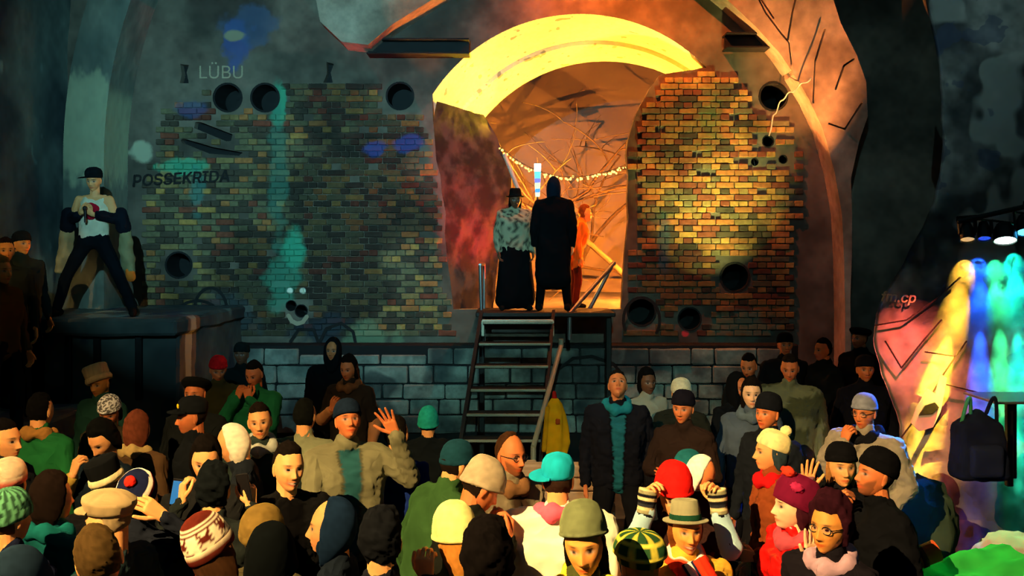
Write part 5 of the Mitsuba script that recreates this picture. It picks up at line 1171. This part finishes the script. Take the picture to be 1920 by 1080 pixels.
obj('support', mikit.ply(boxm(p + [0.1, 0.15, -0.35], (0.05, 0.05, 0.68), 0.006), 'black_plastic', False), kx)

# ------------------------------------------------------------------ timber fence, bag, rubble at the right
r_ = np.random.default_rng(12)
for (x0, x1, lab) in ((980, 1152, 'stack of rough timber planks behind the cream jacket'), (1186, 1236, 'short stack of rough timber planks behind the raised glove')):
    kx = thing('timber_stack', lab, 'planks'); a, b = at(x0, 870, 7.75)[0], at(x1, 870, 7.75)[0]; zt = at(0, 868, 7.75)[2]
    for i in range(9):
        h = 0.105; z_ = zt - 0.115 * i - h / 2; e0, e1 = r_.uniform(-0.04, 0.02), r_.uniform(-0.02, 0.03)
        if z_ < 0.05: break
        vv, ff = boxm(((a + b) / 2 + (e0 + e1) / 2, 7.75 + r_.uniform(-0.02, 0.02), z_), (b - a + e1 - e0, 0.14, h), 0.012); vv = vv + r_.normal(0, 0.003, vv.shape)
        obj('plank', mikit.ply((vv, ff), 'wood', False), kx)
    for x in (a + 0.08, b - 0.08): obj('post', mikit.ply(boxm((x, 7.87, zt / 2), (0.09, 0.09, zt - 0.02), 0.01), 'wood', False), kx)
kx = thing('plastic_bag', 'white and teal plastic bag on the timber stack, left of the dark coat', 'bag'); c = at(1108, 862, 7.72)
v = ICO0; s = trimesh.creation.icosphere(3, 0.075); q = np.array(s.vertices) * [1, 0.8, 1.1]; q = q * (1 + 0.5 * (meshkit.fbm(q * 30, 3) - 0.5))[:, None]
cc = np.where((q[:, 0] > 0.01)[:, None], lin('#2a7a8c'), lin('#c8d0c4')); obj('bag', mikit.ply((q + c + [0, 0, 0.06], np.array(s.faces)), 'shiny', True, color=cc), kx)
obj('handle', mikit.ply(tube(np.array([c + [0, 0, 0.12], c + [0.03, 0, 0.19], c + [0.06, 0, 0.10]]), 0.008, 6), 'wire', True), kx)
def rubble(name, px, py, Y, size, mat_col, lab, cat, seed, squash=(1, 1, 1)):
    s = trimesh.creation.icosphere(3, 1.0); q = np.array(s.vertices); q = q * (1 + 0.5 * (meshkit.fbm(q * 1.6 + seed, 3) - 0.5))[:, None]; q = np.round(q * 3.2) / 3.2 * 0.35 + q * 0.65
    c = at(px, py, Y); tag(obj(name, colored((q * np.array(size) * squash + c, np.array(s.faces)), lin(mat_col), 'cloth', 25 if False else True)), lab, cat)
rubble('boulder', 1730, 985, 6.9, (0.24, 0.3, 0.40), '#3a4a3c', 'dark mossy boulder at the foot of the pier', 'boulder', 9)
rubble('boulder', 1900, 1085, 5.9, (0.30, 0.3, 0.30), '#b0a49c', 'pale boulder in the bottom right corner', 'boulder', 13)
c = at(1716, 1048, 4.9); kx = thing('rolled_mat', 'orange rolled mat in front of the rubble', 'mat')
v, f = lathe([(0, -0.13), (0.055, -0.13), (0.058, 0.13), (0, 0.13)], 24); v = v @ Ry(68).T; obj('roll', colored((v + c, f), lin('#c2542a')), kx)
v, f = tube(np.array([c + Ry(68) @ np.array([0, 0, z_]) for z_ in (0.02, 0.05)]), 0.062, 20); obj('strap', colored((v, f), lin('#5a2a1a')), kx)
gxx, gyy = np.meshgrid(np.linspace(0, 1, 36), np.linspace(0, 1, 26), indexing='ij')
a = at(1790, 1062, 4.85); X = (gxx - 0.5) * 0.75; Yv = (gyy - 0.5) * 0.5; Z = 0.10 * X / 0.4 + 0.10 * meshkit.fbm(np.stack([X * 6, Yv * 6, X * 0], -1), 3) - 0.06 - 0.8 * Yv ** 2
G = np.stack([a[0] + X, a[1] + Yv, a[2] + Z], -1)
v1, f1 = grid_mesh(G); v2, f2 = grid_mesh(G - [0, 0, 0.03]); 
tag(obj('green_cloth', colored(cat_meshes([(v1, f1), (v2, f2[:, ::-1])]), lin('#2fae4a'))), 'crumpled bright green cloth at the bottom right', 'cloth')
kx = thing('crate', 'dark crate under the green cloth and rolled mat', 'crate')
for zz in (0.15, 0.45, 0.75): obj('slat', mikit.ply(boxm((a[0] + 0.22, 4.65, zz), (1.0, 0.03, 0.22), 0.006), 'wood', False), kx)
obj('body', mikit.ply(boxm((a[0] + 0.22, 4.95, (a[2] - 0.12) / 2), (0.98, 0.56, a[2] - 0.12), 0.01), 'wood', False), kx)
struct('trim_8', mikit.ply(boxm((-5.4, 8.5, 0.58), (1.9, 2.0, 1.20), 0.03), 'side_plaster', False))
